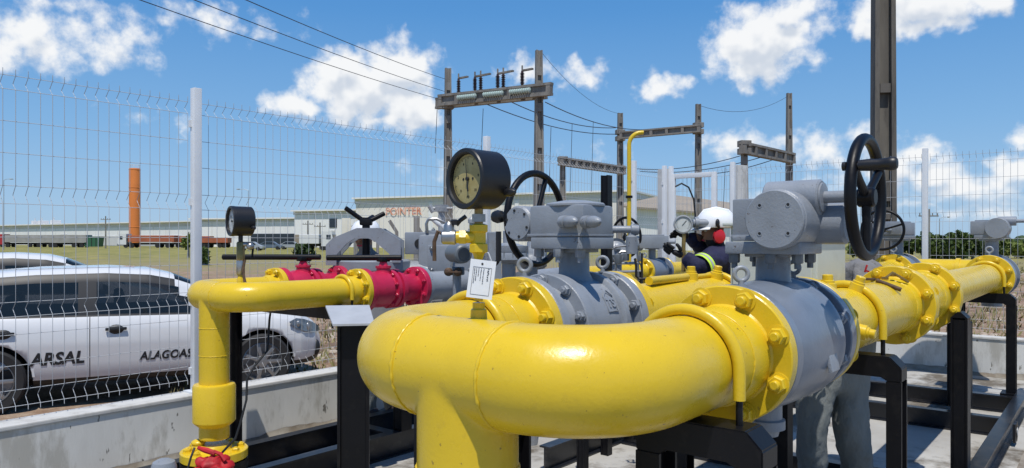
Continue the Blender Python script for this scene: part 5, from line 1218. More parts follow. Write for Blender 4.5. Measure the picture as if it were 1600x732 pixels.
mb = MB(); mb.cyl(lp(MF, -.02, .03, zf_(345)), lp(MF, -.145, .00, zf_(325)), .017, n=12, bev=.004); mb.cyl(lp(MF, .02, .03, zf_(346)), lp(MF, .13, .06, zf_(333)), .017, n=12, bev=.004); mb.cyl(lp(MF, 0, .05, zf_(345)), lp(MF, .03, .16, zf_(338)), .017, n=12); build(mb, 'tee_handle', M['black'], t)
mb = MB(); mb.box((.03, .0, zf_(406)), (.40, .06, .02), MF, bev=.003); build(mb, 'hinge_bar', M['steel'], t)
# big grey body between the filter and the foreground header
t = thing('regulator_body', 'large blue-grey cast regulator body right of the crimson valves', 'regulator', (4.0, 3.72, 0))
dR = 5.4; kR = dR/FPX; MR = Matrix.Translation(P(700, dR, 0)) @ Matrix.Rotation(CAMROT, 4, 'Z')
def zr(py): return CAMZ+(HZ-py)*kR
mb = MB(); mb.box((.02, .25, (zr(366)+.65)/2), (.50, .44, zr(366)-.65), MR, bev=.05); mb.box((-.21, .24, (zr(363)+zr(398))/2), (.24, .34, zr(363)-zr(398)), MR, bev=.012)
mb.cyl(lp(MR, -.36, .10, zr(436)), lp(MR, .1, .18, zr(436)), .135, n=36); cs_ = build(mb, 'casting', M['grey'], t)
mb = MB(); mb.box((.02, .25, zr(366)+.012), (.40, .36, .03), MR, bev=.006); mb.box((.02, .018, zr(405)), (.34, .03, .20), MR, bev=.006); build(mb, 'cover_plate', M['grey'], t)
for x in (-.12, .02, .16):
    for zz2 in (zr(388), zr(422)): inst('nut', nut_mesh(.014, 'steel'), cs_, Matrix.Translation(lp(MR, x, .003, zz2)) @ frame(MR.to_3x3() @ -Y1))
    inst('nut', nut_mesh(.014, 'steel'), cs_, Matrix.Translation(lp(MR, x, .12, zr(366)+.027)))
mb = MB(); mb.tube([lp(MR, -.16, .06, zr(364)), lp(MR, -.165, .05, zr(350)), lp(MR, -.15, .05, zr(343)), lp(MR, -.09, .05, zr(342)), lp(MR, -.03, .06, zr(348))], .012, n=8); mb.tube([lp(MR, .05, .0, zr(366)), lp(MR, .06, -.03, zr(380)), lp(MR, .03, -.04, zr(400)), lp(MR, .03, -.04, zr(445))], .008, n=8); build(mb, 'tubing', M['steel'], t)
mb = MB(); mb.lathe([(.028, 0), (.028, .03), (.02, .035), (.02, .07), (.03, .075), (.03, .10), (.012, .12)], MR @ Matrix.Translation((.17, .10, zr(364))), 16); build(mb, 'pilot_valve', M['galv'], t)
mb = MB(); mb.lathe([(.035, .0), (.035, .002)], MR @ Matrix.Translation((-.22, .068, zr(381))) @ Matrix.Rotation(PI/2, 4, 'X'), 24); build(mb, 'bolt_hole', M['ink'], t)
mb = MB(); mb.lathe([(.139, 0), (.139, .03), (.12, .034)], Matrix.Translation(Vector((3.502, WC, ZC))) @ frame(X1), 40); build(mb, 'inlet_flange', M['grey'], t)
mb = MB(); mb.tube([(3.53, WC, ZC), (4.3, WC, ZC)], .10, n=32); mb.tube([(3.26, WD, ZC), (4.4, WD, ZC)], .09, n=32); build(mb, 'inlet_pipe', M['grey'], t)
mb = MB(); mb.tube([lp(MR, -.13, -.05, zr(452)), lp(MR, .15, -.06, zr(450)), lp(MR, .30, -.05, zr(449))], .013, n=10); mb.lathe([(.026, -.03), (.026, .03)], Matrix.Translation(lp(MR, -.10, -.05, zr(452))) @ frame(MR.to_3x3() @ X1), 6); mb.lathe([(.02, 0), (.02, .04)], Matrix.Translation(lp(MR, .06, -.055, zr(451))) @ frame(MR.to_3x3() @ X1), 6); build(mb, 'impulse_line', M['steel'], t)
mb = MB(); mb.cyl(lp(MR, -.09, -.05, zr(452)), lp(MR, -.09, -.05, zr(438)), .009, n=8); mb.box((-.09, -.05, zr(436)), (.07, .02, .014), MR, bev=.004); build(mb, 'needle_valve', M['rust'], t)
t = thing('pressure_transmitter', 'dark grey round pressure transmitter with glass window beside the big gauge fittings', 'instrument', P(718, 3.6, 0))
dT = 3.6; kT = dT/FPX; MT = Matrix.Translation(P(718, dT, 0)) @ Matrix.Rotation(CAMROT, 4, 'Z')
def ztr(py): return CAMZ+(HZ-py)*kT
mb = MB(); mb.cyl(lp(MT, -.04, .08, ztr(396)), lp(MT, .025, -.06, ztr(397)), .045, n=28, bev=.008); mb.cyl(lp(MT, 0, 0, ztr(412)), lp(MT, 0, 0, ztr(400)), .022, n=16); hs_ = build(mb, 'housing', M['greyd'], t)
mb = MB(); ax = (lp(MT, .025, -.06, 0)-lp(MT, -.04, .08, 0)).normalized(); mb.lathe([(.03, 0), (.03, .003)], Matrix.Translation(lp(MT, .025, -.06, ztr(397))+ax*.001) @ frame(ax), 24); build(mb, 'window', M['bdark'], t)
mb = MB(); mb.box((-.02, .02, ztr(424)), (.085, .05, .04), MT, bev=.006); build(mb, 'manifold', M['greyd'], t)
for x, a_ in ((-.055, .3), (-.005, -.2)):
    mb = MB(); fr = MT @ Matrix.Translation((x, -.005, ztr(425))) @ Matrix.Rotation(PI/2, 4, 'X') @ Matrix.Rotation(a_, 4, 'Y'); mb.lathe([(.019, -.012), (.021, 0), (.021, .012), (.014, .018), (.010, .03), (.008, .045)], fr, 14); mb.box((0, 0, .045), (.05, .009, .009), fr, bev=.002); build(mb, 'manifold_valve', M['rust'], t)
mb = MB(); mb.cyl(lp(MT, -.015, .03, ztr(430)), lp(MT, -.015, .03, .0), .022, n=12); build(mb, 'stand_pipe', M['grey'], t)
mb = MB(); mb.tube([lp(MT, .05, 0, ztr(390)), lp(MT, .10, .02, ztr(386)), lp(MT, .14, .02, ztr(396)), lp(MT, .16, .02, ztr(412)), lp(MT, .13, .03, ztr(440))], .004, n=8); setp(build(mb, 'signal_wire', M['white'], None, loc=lp(MT, 0, 0, 0)), 'thin pale wire looping between the big gauge tag and grey column', 'cable')
# grey upright and black conduit behind the gauge
t = thing('instrument_column', 'pale grey upright box column directly behind the big gauge fitting', 'support', P(770, 4.3, 0))
MQ = Matrix.Translation(P(772, 4.3, 0)) @ Matrix.Rotation(CAMROT+.3, 4, 'Z')
build(MB().box((0, 0, .80), (.075, .06, 1.60), MQ, bev=.006), 'column', M['grey'], t, smooth=False)
build(MB().box((0, 0, .01), (.16, .16, .02), MQ), 'base_plate', M['grey'], t, smooth=False)
mb = MB(); q = lambda px, py: PY(px, py, 4.15)
mb.tube([q(779, 408), q(779, 362)], .016, n=10); mb.tube([q(779, 405), q(776, 411), q(768, 417)], .013, n=10); setp(build(mb, 'conduit', M['blackrub'], None, loc=q(779, 408)), 'short black bent conduit beside the pale grey column', 'conduit')
# round regulators further along the small lines
def regulator(label, px, d, py, R, axis, group='round pressure regulators on the small lines'):
    c = PY(px, py, d); t = thing('pressure_regulator', label, 'regulator', (c.x, c.y, 0), 0, group)
    Mx = Matrix.Translation(c) @ frame(axis)
    build(MB().lathe([(R*.5, -R*.55), (R*.85, -R*.35), (R, -.05), (R, -.012), (R*.97, 0), (R, .012), (R, .05), (R*.85, R*.35), (R*.3, R*.5), (R*.3, R*1.1), (R*.2, R*1.15)], Mx, 40), 'diaphragm_case', M['grey'], t)
    first = None
    for i in range(14):
        a = 2*PI*i/14; Mb = Mx @ Matrix.Translation((R*.95*math.cos(a), R*.95*math.sin(a), 0))
        if first is None: first = build(MB().lathe([(R*.06, -.035), (R*.06, .035)], None, 6), 'rim_bolt', M['steel'], t, local=True); first.matrix_local = ORG[t.name].inverted() @ Mb
        else: inst('rim_bolt', first.data, t, Mb)
    build(MB().cyl((c.x, c.y, 0), (c.x, c.y, c.z), .05, n=16), 'stand_pipe', M['grey'], t); return t
regulator('grey round regulator lying flat behind the black handwheel of the second valve', 795, 5.3, 395, .14, Z1)
regulator('grey round regulator beside the pale column low behind the second valve', 830, 5.6, 405, .12, Vector((.3, .2, 1)))
regulator('small grey round regulator right of the tall black column', 962, 6.0, 392, .09, Vector((-.5, -.5, .3)))
# tubing rack
t = thing('tubing_rack', 'tangle of thin steel tubes and small valves right of the tall black column', 'tubing', P(985, 5.6, 0))
mb = MB(); q = lambda px, py, d=5.6: PY(px, py, d)
rq = random.Random(8)
for pl in ([(955, 420), (955, 412), (1000, 412), (1003, 420), (1003, 455)], [(962, 425), (962, 399), (972, 393), (985, 395)], [(945, 412), (998, 411), (998, 404), (1002, 396)], [(953, 430), (958, 425), (1004, 424)], [(970, 412), (974, 400), (986, 388), (996, 392), (998, 440)], [(948, 395), (962, 386), (980, 384), (990, 376)], [(942, 402), (956, 400), (962, 412)]): mb.tube([q(a, b) for a, b in pl], .009, n=8)
build(mb, 'tube', M['steel'], t)
mb = MB(); mb.tube([q(992, 404, 4.6), q(994, 416, 4.6), q(994, 432, 4.6), q(998, 436, 4.6), q(1036, 435, 4.6)], .008, n=8); mb.lathe([(.012, 0), (.016, .01), (.016, .045), (.01, .05)], Matrix.Translation(q(1030, 435, 4.6)) @ frame(C(1, 0)), 10); mb.tube([q(1003, 396, 4.6), q(1003, 445, 4.6)], .007, n=8); build(mb, 'impulse_line', M['cable'], t)
mb = MB()
for px, py, s in ((966, 405, .05), (990, 386, .045), (978, 402, .04), (954, 404, .04), (1000, 404, .035)): mb.box(q(px, py), (s, s, s*1.4), None, bev=.006); mb.cyl(q(px, py), q(px, py-10), s*.2, n=8)
build(mb, 'fitting_block', M['greyd'], t)
mb = MB(); mb.lathe([(.045, 0), (.045, .13), (.03, .14), (.02, .18)], Matrix.Translation(q(987, 397)), 20); build(mb, 'filter_bowl', M['grey'], t)
mb = MB()
for px in (950, 1000): mb.cyl(PY(px, 424, 5.65), Vector((*PY(px, 424, 5.65).xy, 0)), .018, n=8)
build(mb, 'rack_leg', M['black'], t)
mb = MB(); mb.cyl(q(955, 359), q(985, 359), .028, n=16); mb.cyl(q(985, 359), q(998, 360), .04, n=16, bev=.005); mb.cyl(q(990, 372), q(992, 350), .012, n=8); build(mb, 'relief_valve', M['grey'], t)
# line C continuing: yellow pipe, grey valve with wheel
tC = spool('small yellow pipe further back before the man in navy', ZC, WC, 5.3, 6.62, CR, CF, .018, th=.035, neck=.07, n=8)
build(MB().tube([(4.6, WC-.02, ZC-.02), (5.31, WC, ZC)], .09, n=24), 'inlet_pipe', M['grey'], tC)
fv3, Mx3 = farvalve('small grey valve with a black handwheel left of the round steel gauge', 6.624, WC, ZC, .40, CAMROT, cover=False, R=CF)
s_ = CF/FR
mb = MB(); mb.box((-.0, 0, ZC+.30), (.30, .22, .13), Mx3, bev=.008); mb.box((0, 0, ZC+.37), (.22, .18, .015), Mx3, bev=.004); mb.cyl(lp(Mx3, .16, -.06, ZC+.30), lp(Mx3, .22, -.09, ZC+.30), .018, n=12); build(mb, 'gear_cover', M['grey'], fv3)
mb = MB(); mb.cyl(lp(Mx3, -.22, -.07, ZC+.28), lp(Mx3, -.13, 0, ZC+.28), .075, n=24, bev=.006); build(mb, 'worm_housing', M['grey'], fv3)
wheel(fv3, lp(Mx3, -.26, .06, ZC+.35), Mx3.to_3x3() @ Vector((.80, .6, 0)), .205, .014, ph=PI+.9)
mb = MB(); mb.cyl(lp(Mx3, -.16, 0, ZC+.32), lp(Mx3, -.26, .06, ZC+.35), .016, n=10); build(mb, 'input_shaft', M['grey'], fv3)
spool('small yellow pipe behind the hands of the man in navy', ZC, WC, 7.03, 8.4, CR, CF, .018, th=.035, neck=.07, n=8)
# yellow gooseneck vent
p = P(983, 7.2, 0); zt = CAMZ+(HZ-206)/FPX*7.2; rt = C(1, 0).normalized(); t = thing('vent_pipe', 'slender yellow vent pipe bent over at its top before the substation', 'pipe', p)
r = .05; mb = MB(); mb.tube([(p.x, p.y, .0), (p.x, p.y, zt-.13)]+[Vector((p.x, p.y, zt-.13))+rt*(.12*(1-math.cos(a)))+Z1*(.12*math.sin(a)) for a in [PI/2*i/8 for i in range(1, 9)]]+[Vector((p.x, p.y, zt-.01))+rt*.14], .021, n=16); build(mb, 'pipe', M['yellow'], t)
mb = MB(); z = CAMZ+(HZ-308)/FPX*7.2; mb.lathe([(.034, z-.012), (.034, z+.012)], Matrix.Translation((p.x, p.y, 0)), 16); build(mb, 'clip', M['black'], t)
# steel gauge the man is reading
dM = 5.0; kM = dM/FPX
t = thing('steel_gauge', 'round steel-cased gauge with a pale dial in front of the man in navy', 'gauge', P(1067, dM, 0)); c = PY(1067, 351, dM); ax = C(-.12, -1, 0).normalized()
sd = Z1.cross(ax).normalized(); Mf = Matrix(((sd.x, 0, ax.x, c.x), (sd.y, 0, ax.y, c.y), (0, 1, 0, c.z), (0, 0, 0, 1)))
R_ = 14.5*kM; build(MB().lathe([(R_*.2, -.03), (R_*.95, -.03), (R_, -.01), (R_, .02), (R_*.86, .022), (R_*.84, .014), (R_*.1, .0139)], Mf, 40), 'case', M['galv'], t)
dm = build(MB().lathe([(R_*.83, .0142), (R_*.83, .0155)], Mf, 32), 'dial', M['dialw'], t, smooth=False)
mb = MB()
for i in range(28):
    fr = Mf @ Matrix.Rotation(math.radians(225-10*i), 4, 'Z'); mb.box((R_*.68, 0, .016), (R_*.14, .0012, .0006), fr)
fr = Mf @ Matrix.Rotation(-.7, 4, 'Z'); mb.box((0, R_*.2, .018), (.003, R_*.7, .0008), fr); build(mb, 'scale_marks', M['ink'], dm, smooth=False)
mb = MB(); mb.cyl(PY(1082, 349, dM+.05), PY(1112, 349, dM+.05), .028, n=20, bev=.004); mb.lathe([(.042, -.012), (.042, .012)], Matrix.Translation(PY(1088, 349, dM+.05)) @ frame(C(1, 0)), 20); build(mb, 'pipe_arm', M['grey'], t)
mb = MB(); mb.tube([PY(1069, 366, dM), PY(1068, 385, dM), Vector((*PY(1068, 385, dM).xy, ZA+PR))], .014, n=10); build(mb, 'stem_pipe', M['brass'], t)
mb = MB(); mb.tube([PY(1055, 292, 8.5), PY(1065, 287, 8.5), PY(1076, 293, 8.5), PY(1084, 312, 8.5), PY(1087, 345, 8.5), PY(1087, 400, 8.5)], .010, n=8); setp(build(mb, 'cable_loop', M['cable'], None, loc=PY(1087, 400, 8.5)), 'black cable looping over beside the gate above the round steel gauge', 'cable')
# ------------------------------------------------------------------ people
def skinned(nodes, edges, root, subdiv=2):
    """one continuous skin grown round a skeleton; nodes: name -> (Vector, radius)"""
    names = list(nodes); idx = {n: i for i, n in enumerate(names)}
    me = bpy.data.meshes.new('sk'); me.from_pydata([nodes[n][0] for n in names], [(idx[a], idx[b]) for a, b in edges], [])
    o = bpy.data.objects.new('sk', me); COL.objects.link(o)
    o.modifiers.new('s', 'SKIN')
    for i, n in enumerate(names):
        r = nodes[n][1]; r = r if isinstance(r, tuple) else (r, r)
        me.skin_vertices[0].data[i].radius = r; me.skin_vertices[0].data[i].use_root = (n == root)
    o.modifiers['s'].use_smooth_shade = True
    ss = o.modifiers.new('u', 'SUBSURF'); ss.levels = subdiv; ss.render_levels = subdiv
    out = eval_mesh(o); bpy.data.objects.remove(o); return out
def hand(wrist, fdir, palm, curl, side=1, s=1.0):
    """palm and five separate curled fingers; fdir: pointing direction, palm: palm normal"""
    f = Vector(fdir).normalized(); p = Vector(palm).normalized(); l = f.cross(p).normalized()*side
    ms = []
    w = Vector(wrist); nodes = {'w': (w, .030*s), 'a': (w+f*.035*s, (.036*s, .022*s)), 'b': (w+f*.085*s, (.042*s, .020*s))}
    ms.append(skinned(nodes, [('w', 'a'), ('a', 'b')], 'w', 2))
    for i, (o_, ln) in enumerate(((-.033, .070), (-.011, .080), (.012, .075), (.033, .060))):
        b0 = w+f*.075*s+l*o_*s; d = f.copy(); pts = [b0]
        for kk in range(3):
            d = (d+p*curl*.55).normalized(); pts.append(pts[-1]+d*ln*s*(.46, .32, .25)[kk])
        ms.append(skinned({str(j): (q, (.0115, .0105, .0095, .008)[j]*s) for j, q in enumerate(pts)}, [(str(j), str(j+1)) for j in range(3)], '0', 1))
    b0 = w+f*.028*s-l*.030*s; d1 = (f*.7-l*.7+p*.2).normalized(); d2 = (f*.9-l*.2+p*.4).normalized()
    ms.append(skinned({'0': (b0, .015*s), '1': (b0+d1*.04*s, .0125*s), '2': (b0+d1*.04*s+d2*.032*s, .010*s)}, [('0', '1'), ('1', '2')], '0', 1))
    return ms
def person(label, root, nodes, edges, seg, hands, mats, hips='hip'):
    """seg: list of (node a, node b, material index) deciding what covers each stretch of the body"""
    t = thing('person', label, 'person', root)
    mb = MB(); me = skinned(nodes, edges, hips, 3); mb.add_mesh(me)
    for f in mb.bm.faces:
        c = f.calc_center_median(); best, bi = 1e9, 0
        for a, b_, m in seg:
            pa, pb = nodes[a][0], nodes[b_][0]; ab = pb-pa; tt = max(0, min(1, (c-pa).dot(ab)/max(ab.length_squared, 1e-9)))
            dd = (c-(pa+ab*tt)).length
            if dd < best: best, bi = dd, m
        f.material_index = bi
    # folds of the cloth
    mb.bm.normal_update(); cloth = {v for f in mb.bm.faces if f.material_index in (0, 4) for v in f.verts}
    for v in cloth:
        p_ = v.co; a_ = mnoise.noise(Vector((p_.x*9, p_.y*9, p_.z*5+p_.x*4))); b2_ = mnoise.noise(Vector((p_.x*20+3, p_.y*20, p_.z*26)))
        v.co = p_+v.normal*((abs(a_)**.7)*-.020+.006+b2_*.006)
    for wr, fd, pl, cu, sd_, mi in hands:
        for h in hand(wr, fd, pl, cu, sd_, 1.0):
            n0 = len(mb.bm.faces); mb.add_mesh(h); mb.bm.faces.ensure_lookup_table()
            for f in mb.bm.faces[n0:]: f.material_index = mi
    b = build(mb, 'body', mats, t, ang=180); return t
def head_nodes(c, fwd, s=1.0):
    """chin, skull and nose nodes for a head centred at c looking along fwd"""
    f = Vector(fwd).normalized(); c = Vector(c)
    return {'neck': (c-Z1*.125*s-f*.02*s, .055*s), 'jaw': (c-Z1*.06*s+f*.02*s, (.066*s, .072*s)), 'skull': (c+Z1*.03*s-f*.008*s, (.078*s, .092*s)), 'crown': (c+Z1*.085*s-f*.015*s, (.055*s, .062*s)), 'nose': (c-Z1*.015*s+f*.098*s, .014*s)}, [('neck', 'jaw'), ('jaw', 'skull'), ('skull', 'crown'), ('skull', 'nose')]
def face_bits(t, c, fwd, s=1.0, hair=True):
    f = Vector(fwd).normalized(); c = Vector(c); l = Z1.cross(f).normalized()
    for sd_ in (-1, 1):
        mb = MB(); mb.ball(c+f*.078*s+l*sd_*.032*s+Z1*.012*s, .0115*s); e = build(mb, 'eye', M['dialw'], t)
        mb = MB(); mb.ball(c+f*.0875*s+l*sd_*.032*s+Z1*.012*s, .005*s); build(mb, 'pupil', M['ink'], e)
        mb = MB(); mb.tube([c+l*sd_*.083*s+Z1*.03*s, c+l*sd_*.092*s-f*.022*s+Z1*.02*s, c+l*sd_*.090*s-f*.018*s-Z1*.012*s, c+l*sd_*.083*s-Z1*.028*s], .009*s, n=8); build(mb, 'ear', M['skin'], t)
    mb = MB(); mb.tube([c+f*.088*s-Z1*.055*s-l*.024*s, c+f*.094*s-Z1*.057*s, c+f*.088*s-Z1*.055*s+l*.024*s], .006*s, n=8); build(mb, 'mouth', M['pink'], t)
def helmet(t, c, fwd, s=1.0, peak=True, muffs=True):
    f = Vector(fwd).normalized(); l = Z1.cross(f).normalized(); c = Vector(c)
    Mh = Matrix(((f.x, l.x, 0, c.x), (f.y, l.y, 0, c.y), (f.z, l.z, 1, c.z), (0, 0, 0, 1)))
    prof = [(.118, .028), (.121, .034), (.119, .07), (.108, .105), (.085, .136), (.05, .155), (.012, .161), (.001, .1612)]
    mb = MB(); mb.lathe([(r*s, z*s) for r, z in prof], Mh @ Matrix.Diagonal((1.14, .98, 1, 1)), 40, caps=False)
    vs = []; n = 16
    for i in range(n+1):
        a = -1.15+2.3*i/n; k = math.cos(a*.9)
        vs += [(.136*s*math.cos(a), .118*s*math.sin(a), .034*s), ((.136+.055*max(0, k))*s*math.cos(a), (.118+.02)*s*math.sin(a), (.024-.012*max(0, k))*s)]
    mb._new(vs, [(2*i, 2*i+1, 2*i+3, 2*i+2) for i in range(n)], Mh)
    mb.tube([Mh @ Vector((x*s, 0, z*s)) for x, z in ((.128, .055), (.118, .10), (.08, .148), (0, .166), (-.08, .148), (-.12, .10))], .010*s, n=8)
    hm = build(mb, 'helmet', M['helmet'], t, ang=50)
    sm = hm.modifiers.new('solid', 'SOLIDIFY'); sm.thickness = .003
    if muffs:
        for sd_ in (-1, 1):
            q = c+l*sd_*.088*s-Z1*.03*s; mb = MB(); mb.lathe([(.036, 0), (.042, .006), (.042, .022), (.036, .036), (.012, .042)], Matrix.Translation(q) @ frame(l*sd_) @ Matrix.Diagonal((1, 1.2, 1, 1)), 28); mf = build(mb, 'ear_muff', M['muff'], t)
            mb = MB(); mb.tube([q+l*sd_*.024+Z1*.045, q+l*sd_*.038+Z1*.075+f*.01, c+l*sd_*.124*s+Z1*.055*s+f*.015], [.006, .011, .008], n=8); mb.ball(c+l*sd_*.124*s+Z1*.06*s+f*.015, .022, (1, .6, 1.3)); build(mb, 'muff_arm', M['blackrub'], mf)
    return hm
# --- man in navy overalls reading the gauge
dN = 5.12
hc = PY(1119, 352, dN)-Z1*.05; fw = C(-1, .08, 0).normalized()
N, E = head_nodes(hc, fw)
def G(px, py, d): return PY(px, py, d)
hipc = P(1150, 5.25, .93)
N.update({'hip': (hipc, (.17, .15)), 'belly': (P(1146, 5.24, 1.10), (.17, .145)), 'chest': (P(1130, 5.22, 1.27), (.20, .17)), 'upper': (P(1126, 5.19, 1.44), (.16, .13)),
    'shl': (P(1120, 5.00, 1.42), .105), 'ell': (G(1094, 419, 4.88), .078), 'wrl': (G(1067, 400, 4.93), .046),
    'shr': (P(1122, 5.38, 1.42), .10), 'elr': (G(1098, 384, 5.28), .072), 'wrr': (G(1076, 370, 5.12), .044),
    'thl': (P(1149, 5.14, .86), .105), 'knl': (P(1144, 5.12, .48), .075), 'anl': (P(1150, 5.14, .10), .06), 'tol': (P(1124, 5.14, .05), .045),
    'thr': (P(1153, 5.36, .86), .105), 'knr': (P(1150, 5.36, .48), .075), 'anr': (P(1156, 5.36, .10), .06), 'tor': (P(1130, 5.36, .05), .045)})
E += [('neck', 'upper'), ('upper', 'chest'), ('chest', 'belly'), ('belly', 'hip'), ('upper', 'shl'), ('shl', 'ell'), ('ell', 'wrl'), ('upper', 'shr'), ('shr', 'elr'), ('elr', 'wrr'), ('hip', 'thl'), ('thl', 'knl'), ('knl', 'anl'), ('anl', 'tol'), ('hip', 'thr'), ('thr', 'knr'), ('knr', 'anr'), ('anr', 'tor')]
SEG = [('neck', 'jaw', 2), ('jaw', 'skull', 1), ('skull', 'crown', 1), ('skull', 'nose', 1), ('upper', 'chest', 0), ('chest', 'belly', 0), ('belly', 'hip', 0), ('upper', 'shl', 0), ('shl', 'ell', 0), ('ell', 'wrl', 0), ('upper', 'shr', 0), ('shr', 'elr', 0), ('elr', 'wrr', 0), ('hip', 'thl', 0), ('thl', 'knl', 0), ('knl', 'anl', 0), ('hip', 'thr', 0), ('thr', 'knr', 0), ('knr', 'anr', 0), ('anl', 'tol', 3), ('anr', 'tor', 3)]
hl = (N['wrl'][0], C(-.85, -.05, .35), C(.1, .6, .75), .5, 1, 2); hr = (N['wrr'][0], C(-.9, -.15, .25), C(.2, -.6, -.75), .55, -1, 2)
t = person('man in navy overalls and white helmet reading the round steel gauge', P(1150, 5.25, 0), N, E, SEG, [hl, hr], [M['navy'], M['skin'], M['glove'], M['shoe']])
face_bits(t, hc, fw); helmet(t, hc, fw, 1.02)
a, b_ = N['ell'][0], N['wrl'][0]; a0 = N['shl'][0]
for qa, qb, f0 in ((a, a0, .10),):
    c0 = qa.lerp(qb, f0); dv = (qb-qa).normalized(); mb = MB(); Mx = Matrix.Translation(c0) @ frame(dv)
    mb.lathe([(.086, -.026), (.088, -.024), (.090, .024), (.088, .026)], Mx @ Matrix.Diagonal((1.04, 1.04, 1, 1)), 28, caps=False); build(mb, 'reflective_band', M['hivis'], t)
    mb = MB(); mb.lathe([(.0905, -.008), (.0905, .008)], Mx @ Matrix.Diagonal((1.04, 1.04, 1, 1)), 28, caps=False); build(mb, 'silver_stripe', M['plate'], t)
# --- man in grey between the lines, bending behind the large valve
dK = 4.42
def K(px, d, z): return P(px, d, z)
hc = P(1286, 4.66, 1.42); fw = C(-.9, -.1, -.42).normalized()
N, E = head_nodes(hc, fw)
N.update({'hip': (K(1308, 4.40, .80), (.185, .15)), 'belly': (K(1324, 4.44, .98), (.175, .14)), 'chest': (K(1336, 4.50, 1.20), (.17, .14)), 'upper': (K(1333, 4.55, 1.345), (.12, .10)),
    'shl': (K(1350, 4.38, 1.36), .080), 'ell': (K(1352, 4.25, 1.16), .060), 'wrl': (K(1318, 4.16, 1.12), .038),
    'shr': (K(1350, 4.70, 1.38), .085), 'elr': (K(1386, 4.72, 1.27), .06), 'wrr': (K(1362, 4.55, 1.14), .036),
    'thl': (K(1277, 4.40, .70), .118), 'knl': (K(1267, 4.34, .43), .095), 'anl': (K(1270, 4.42, .10), .085), 'tol': (K(1240, 4.36, .05), .05),
    'thr': (K(1326, 4.42, .70), .125), 'knr': (K(1330, 4.36, .43), .102), 'anr': (K(1342, 4.46, .10), .095), 'tor': (K(1325, 4.28, .05), .05)})
E += [('neck', 'upper'), ('upper', 'chest'), ('chest', 'belly'), ('belly', 'hip'), ('upper', 'shl'), ('shl', 'ell'), ('ell', 'wrl'), ('upper', 'shr'), ('shr', 'elr'), ('elr', 'wrr'), ('hip', 'thl'), ('thl', 'knl'), ('knl', 'anl'), ('anl', 'tol'), ('hip', 'thr'), ('thr', 'knr'), ('knr', 'anr'), ('anr', 'tor')]
SEG2 = [(a, b_, {('upper', 'chest'): 4, ('chest', 'belly'): 4, ('belly', 'hip'): 0, ('upper', 'shl'): 4, ('shl', 'ell'): 4, ('ell', 'wrl'): 1, ('upper', 'shr'): 4, ('shr', 'elr'): 4, ('elr', 'wrr'): 1}.get((a, b_), m)) for a, b_, m in SEG]
SEG2 = [(a, b_, 4 if (a, b_) == ('neck', 'jaw') else m) for a, b_, m in SEG2]
t = person('man in grey shirt and grey trousers bending behind the large grey valve', K(1308, 4.4, 0), N, E, SEG2, [(N['wrl'][0], C(-.9, -.3, -.1), C(0, .3, -1), .5, 1, 1), (N['wrr'][0], C(-.9, -.2, .15), C(0, -.3, -1), .5, -1, 1)], [M['trouser'], M['skin'], M['glove'], M['shoe'], M['shirt']])
face_bits(t, hc, fw)
mb = MB(); mb.lathe([(.075, .03), (.085, .05), (.075, .095), (.04, .118), (.001, .124)], Matrix.Translation(hc) @ Matrix.Diagonal((1.15, 1.1, 1, 1)), 28); build(mb, 'hair', M['hair'], t)
mb = MB(); q = N['elr'][0].lerp(N['wrr'][0], .75); dv = (N['wrr'][0]-N['elr'][0]).normalized(); mb.lathe([(.046, -.018), (.049, -.015), (.049, .015), (.046, .018)], Matrix.Translation(q) @ frame(dv), 20); build(mb, 'wristwatch', M['blackrub'], t)
q = PY(1353, 420, 4.26); mb = MB(); Mq = Matrix.Translation(q) @ Matrix.Rotation(CAMROT, 4, 'Z') @ Matrix.Rotation(.3, 4, 'Y'); mb.box((0, 0, .0), (.010, .005, .045), Mq, bev=.001); mb.box((.012, 0, -.012), (.024, .005, .010), Mq, bev=.001); build(mb, 'shirt_emblem', M['red'], t)
# --- man standing behind the filter
dJ = 6.22; hc = PY(571, 372, dJ); fw = C(-.35, -.9, -.1).normalized()
N, E = head_nodes(hc, fw)
def J(px, d, z): return P(px, d, z)
N.update({'hip': (J(590, 6.25, .86), (.16, .14)), 'belly': (J(586, 6.25, 1.02), (.16, .13)), 'chest': (J(580, 6.25, 1.20), (.17, .13)), 'upper': (J(575, 6.25, 1.33), (.12, .10)),
    'shl': (J(606, 6.22, 1.31), .07), 'ell': (J(613, 6.15, 1.06), .052), 'wrl': (J(598, 6.02, .95), .034), 'shr': (J(545, 6.28, 1.31), .07), 'elr': (J(537, 6.16, 1.08), .052), 'wrr': (J(560, 6.05, 1.02), .034),
    'thl': (J(580, 6.18, .78), .10), 'knl': (J(578, 6.16, .45), .075), 'anl': (J(578, 6.2, .10), .065), 'tol': (J(598, 6.12, .05), .045), 'thr': (J(602, 6.35, .78), .10), 'knr': (J(606, 6.35, .45), .075), 'anr': (J(610, 6.4, .10), .065), 'tor': (J(628, 6.35, .05), .045)})
E += [('neck', 'upper'), ('upper', 'chest'), ('chest', 'belly'), ('belly', 'hip'), ('upper', 'shl'), ('shl', 'ell'), ('ell', 'wrl'), ('upper', 'shr'), ('shr', 'elr'), ('elr', 'wrr'), ('hip', 'thl'), ('thl', 'knl'), ('knl', 'anl'), ('anl', 'tol'), ('hip', 'thr'), ('thr', 'knr'), ('knr', 'anr'), ('anr', 'tor')]
t = person('man in white helmet standing half hidden behind the grey filter yoke', J(590, 6.25, 0), N, E, SEG2, [(N['wrl'][0], C(-.9, -.3, -.2), C(0, .2, -1), .5, 1, 1), (N['wrr'][0], C(.9, -.3, -.2), C(0, .2, -1), .5, -1, 1)], [M['trouser'], M['skin'], M['glove'], M['shoe'], M['shirt']])
face_bits(t, hc, fw); helmet(t, hc, fw, 1.0, muffs=False)
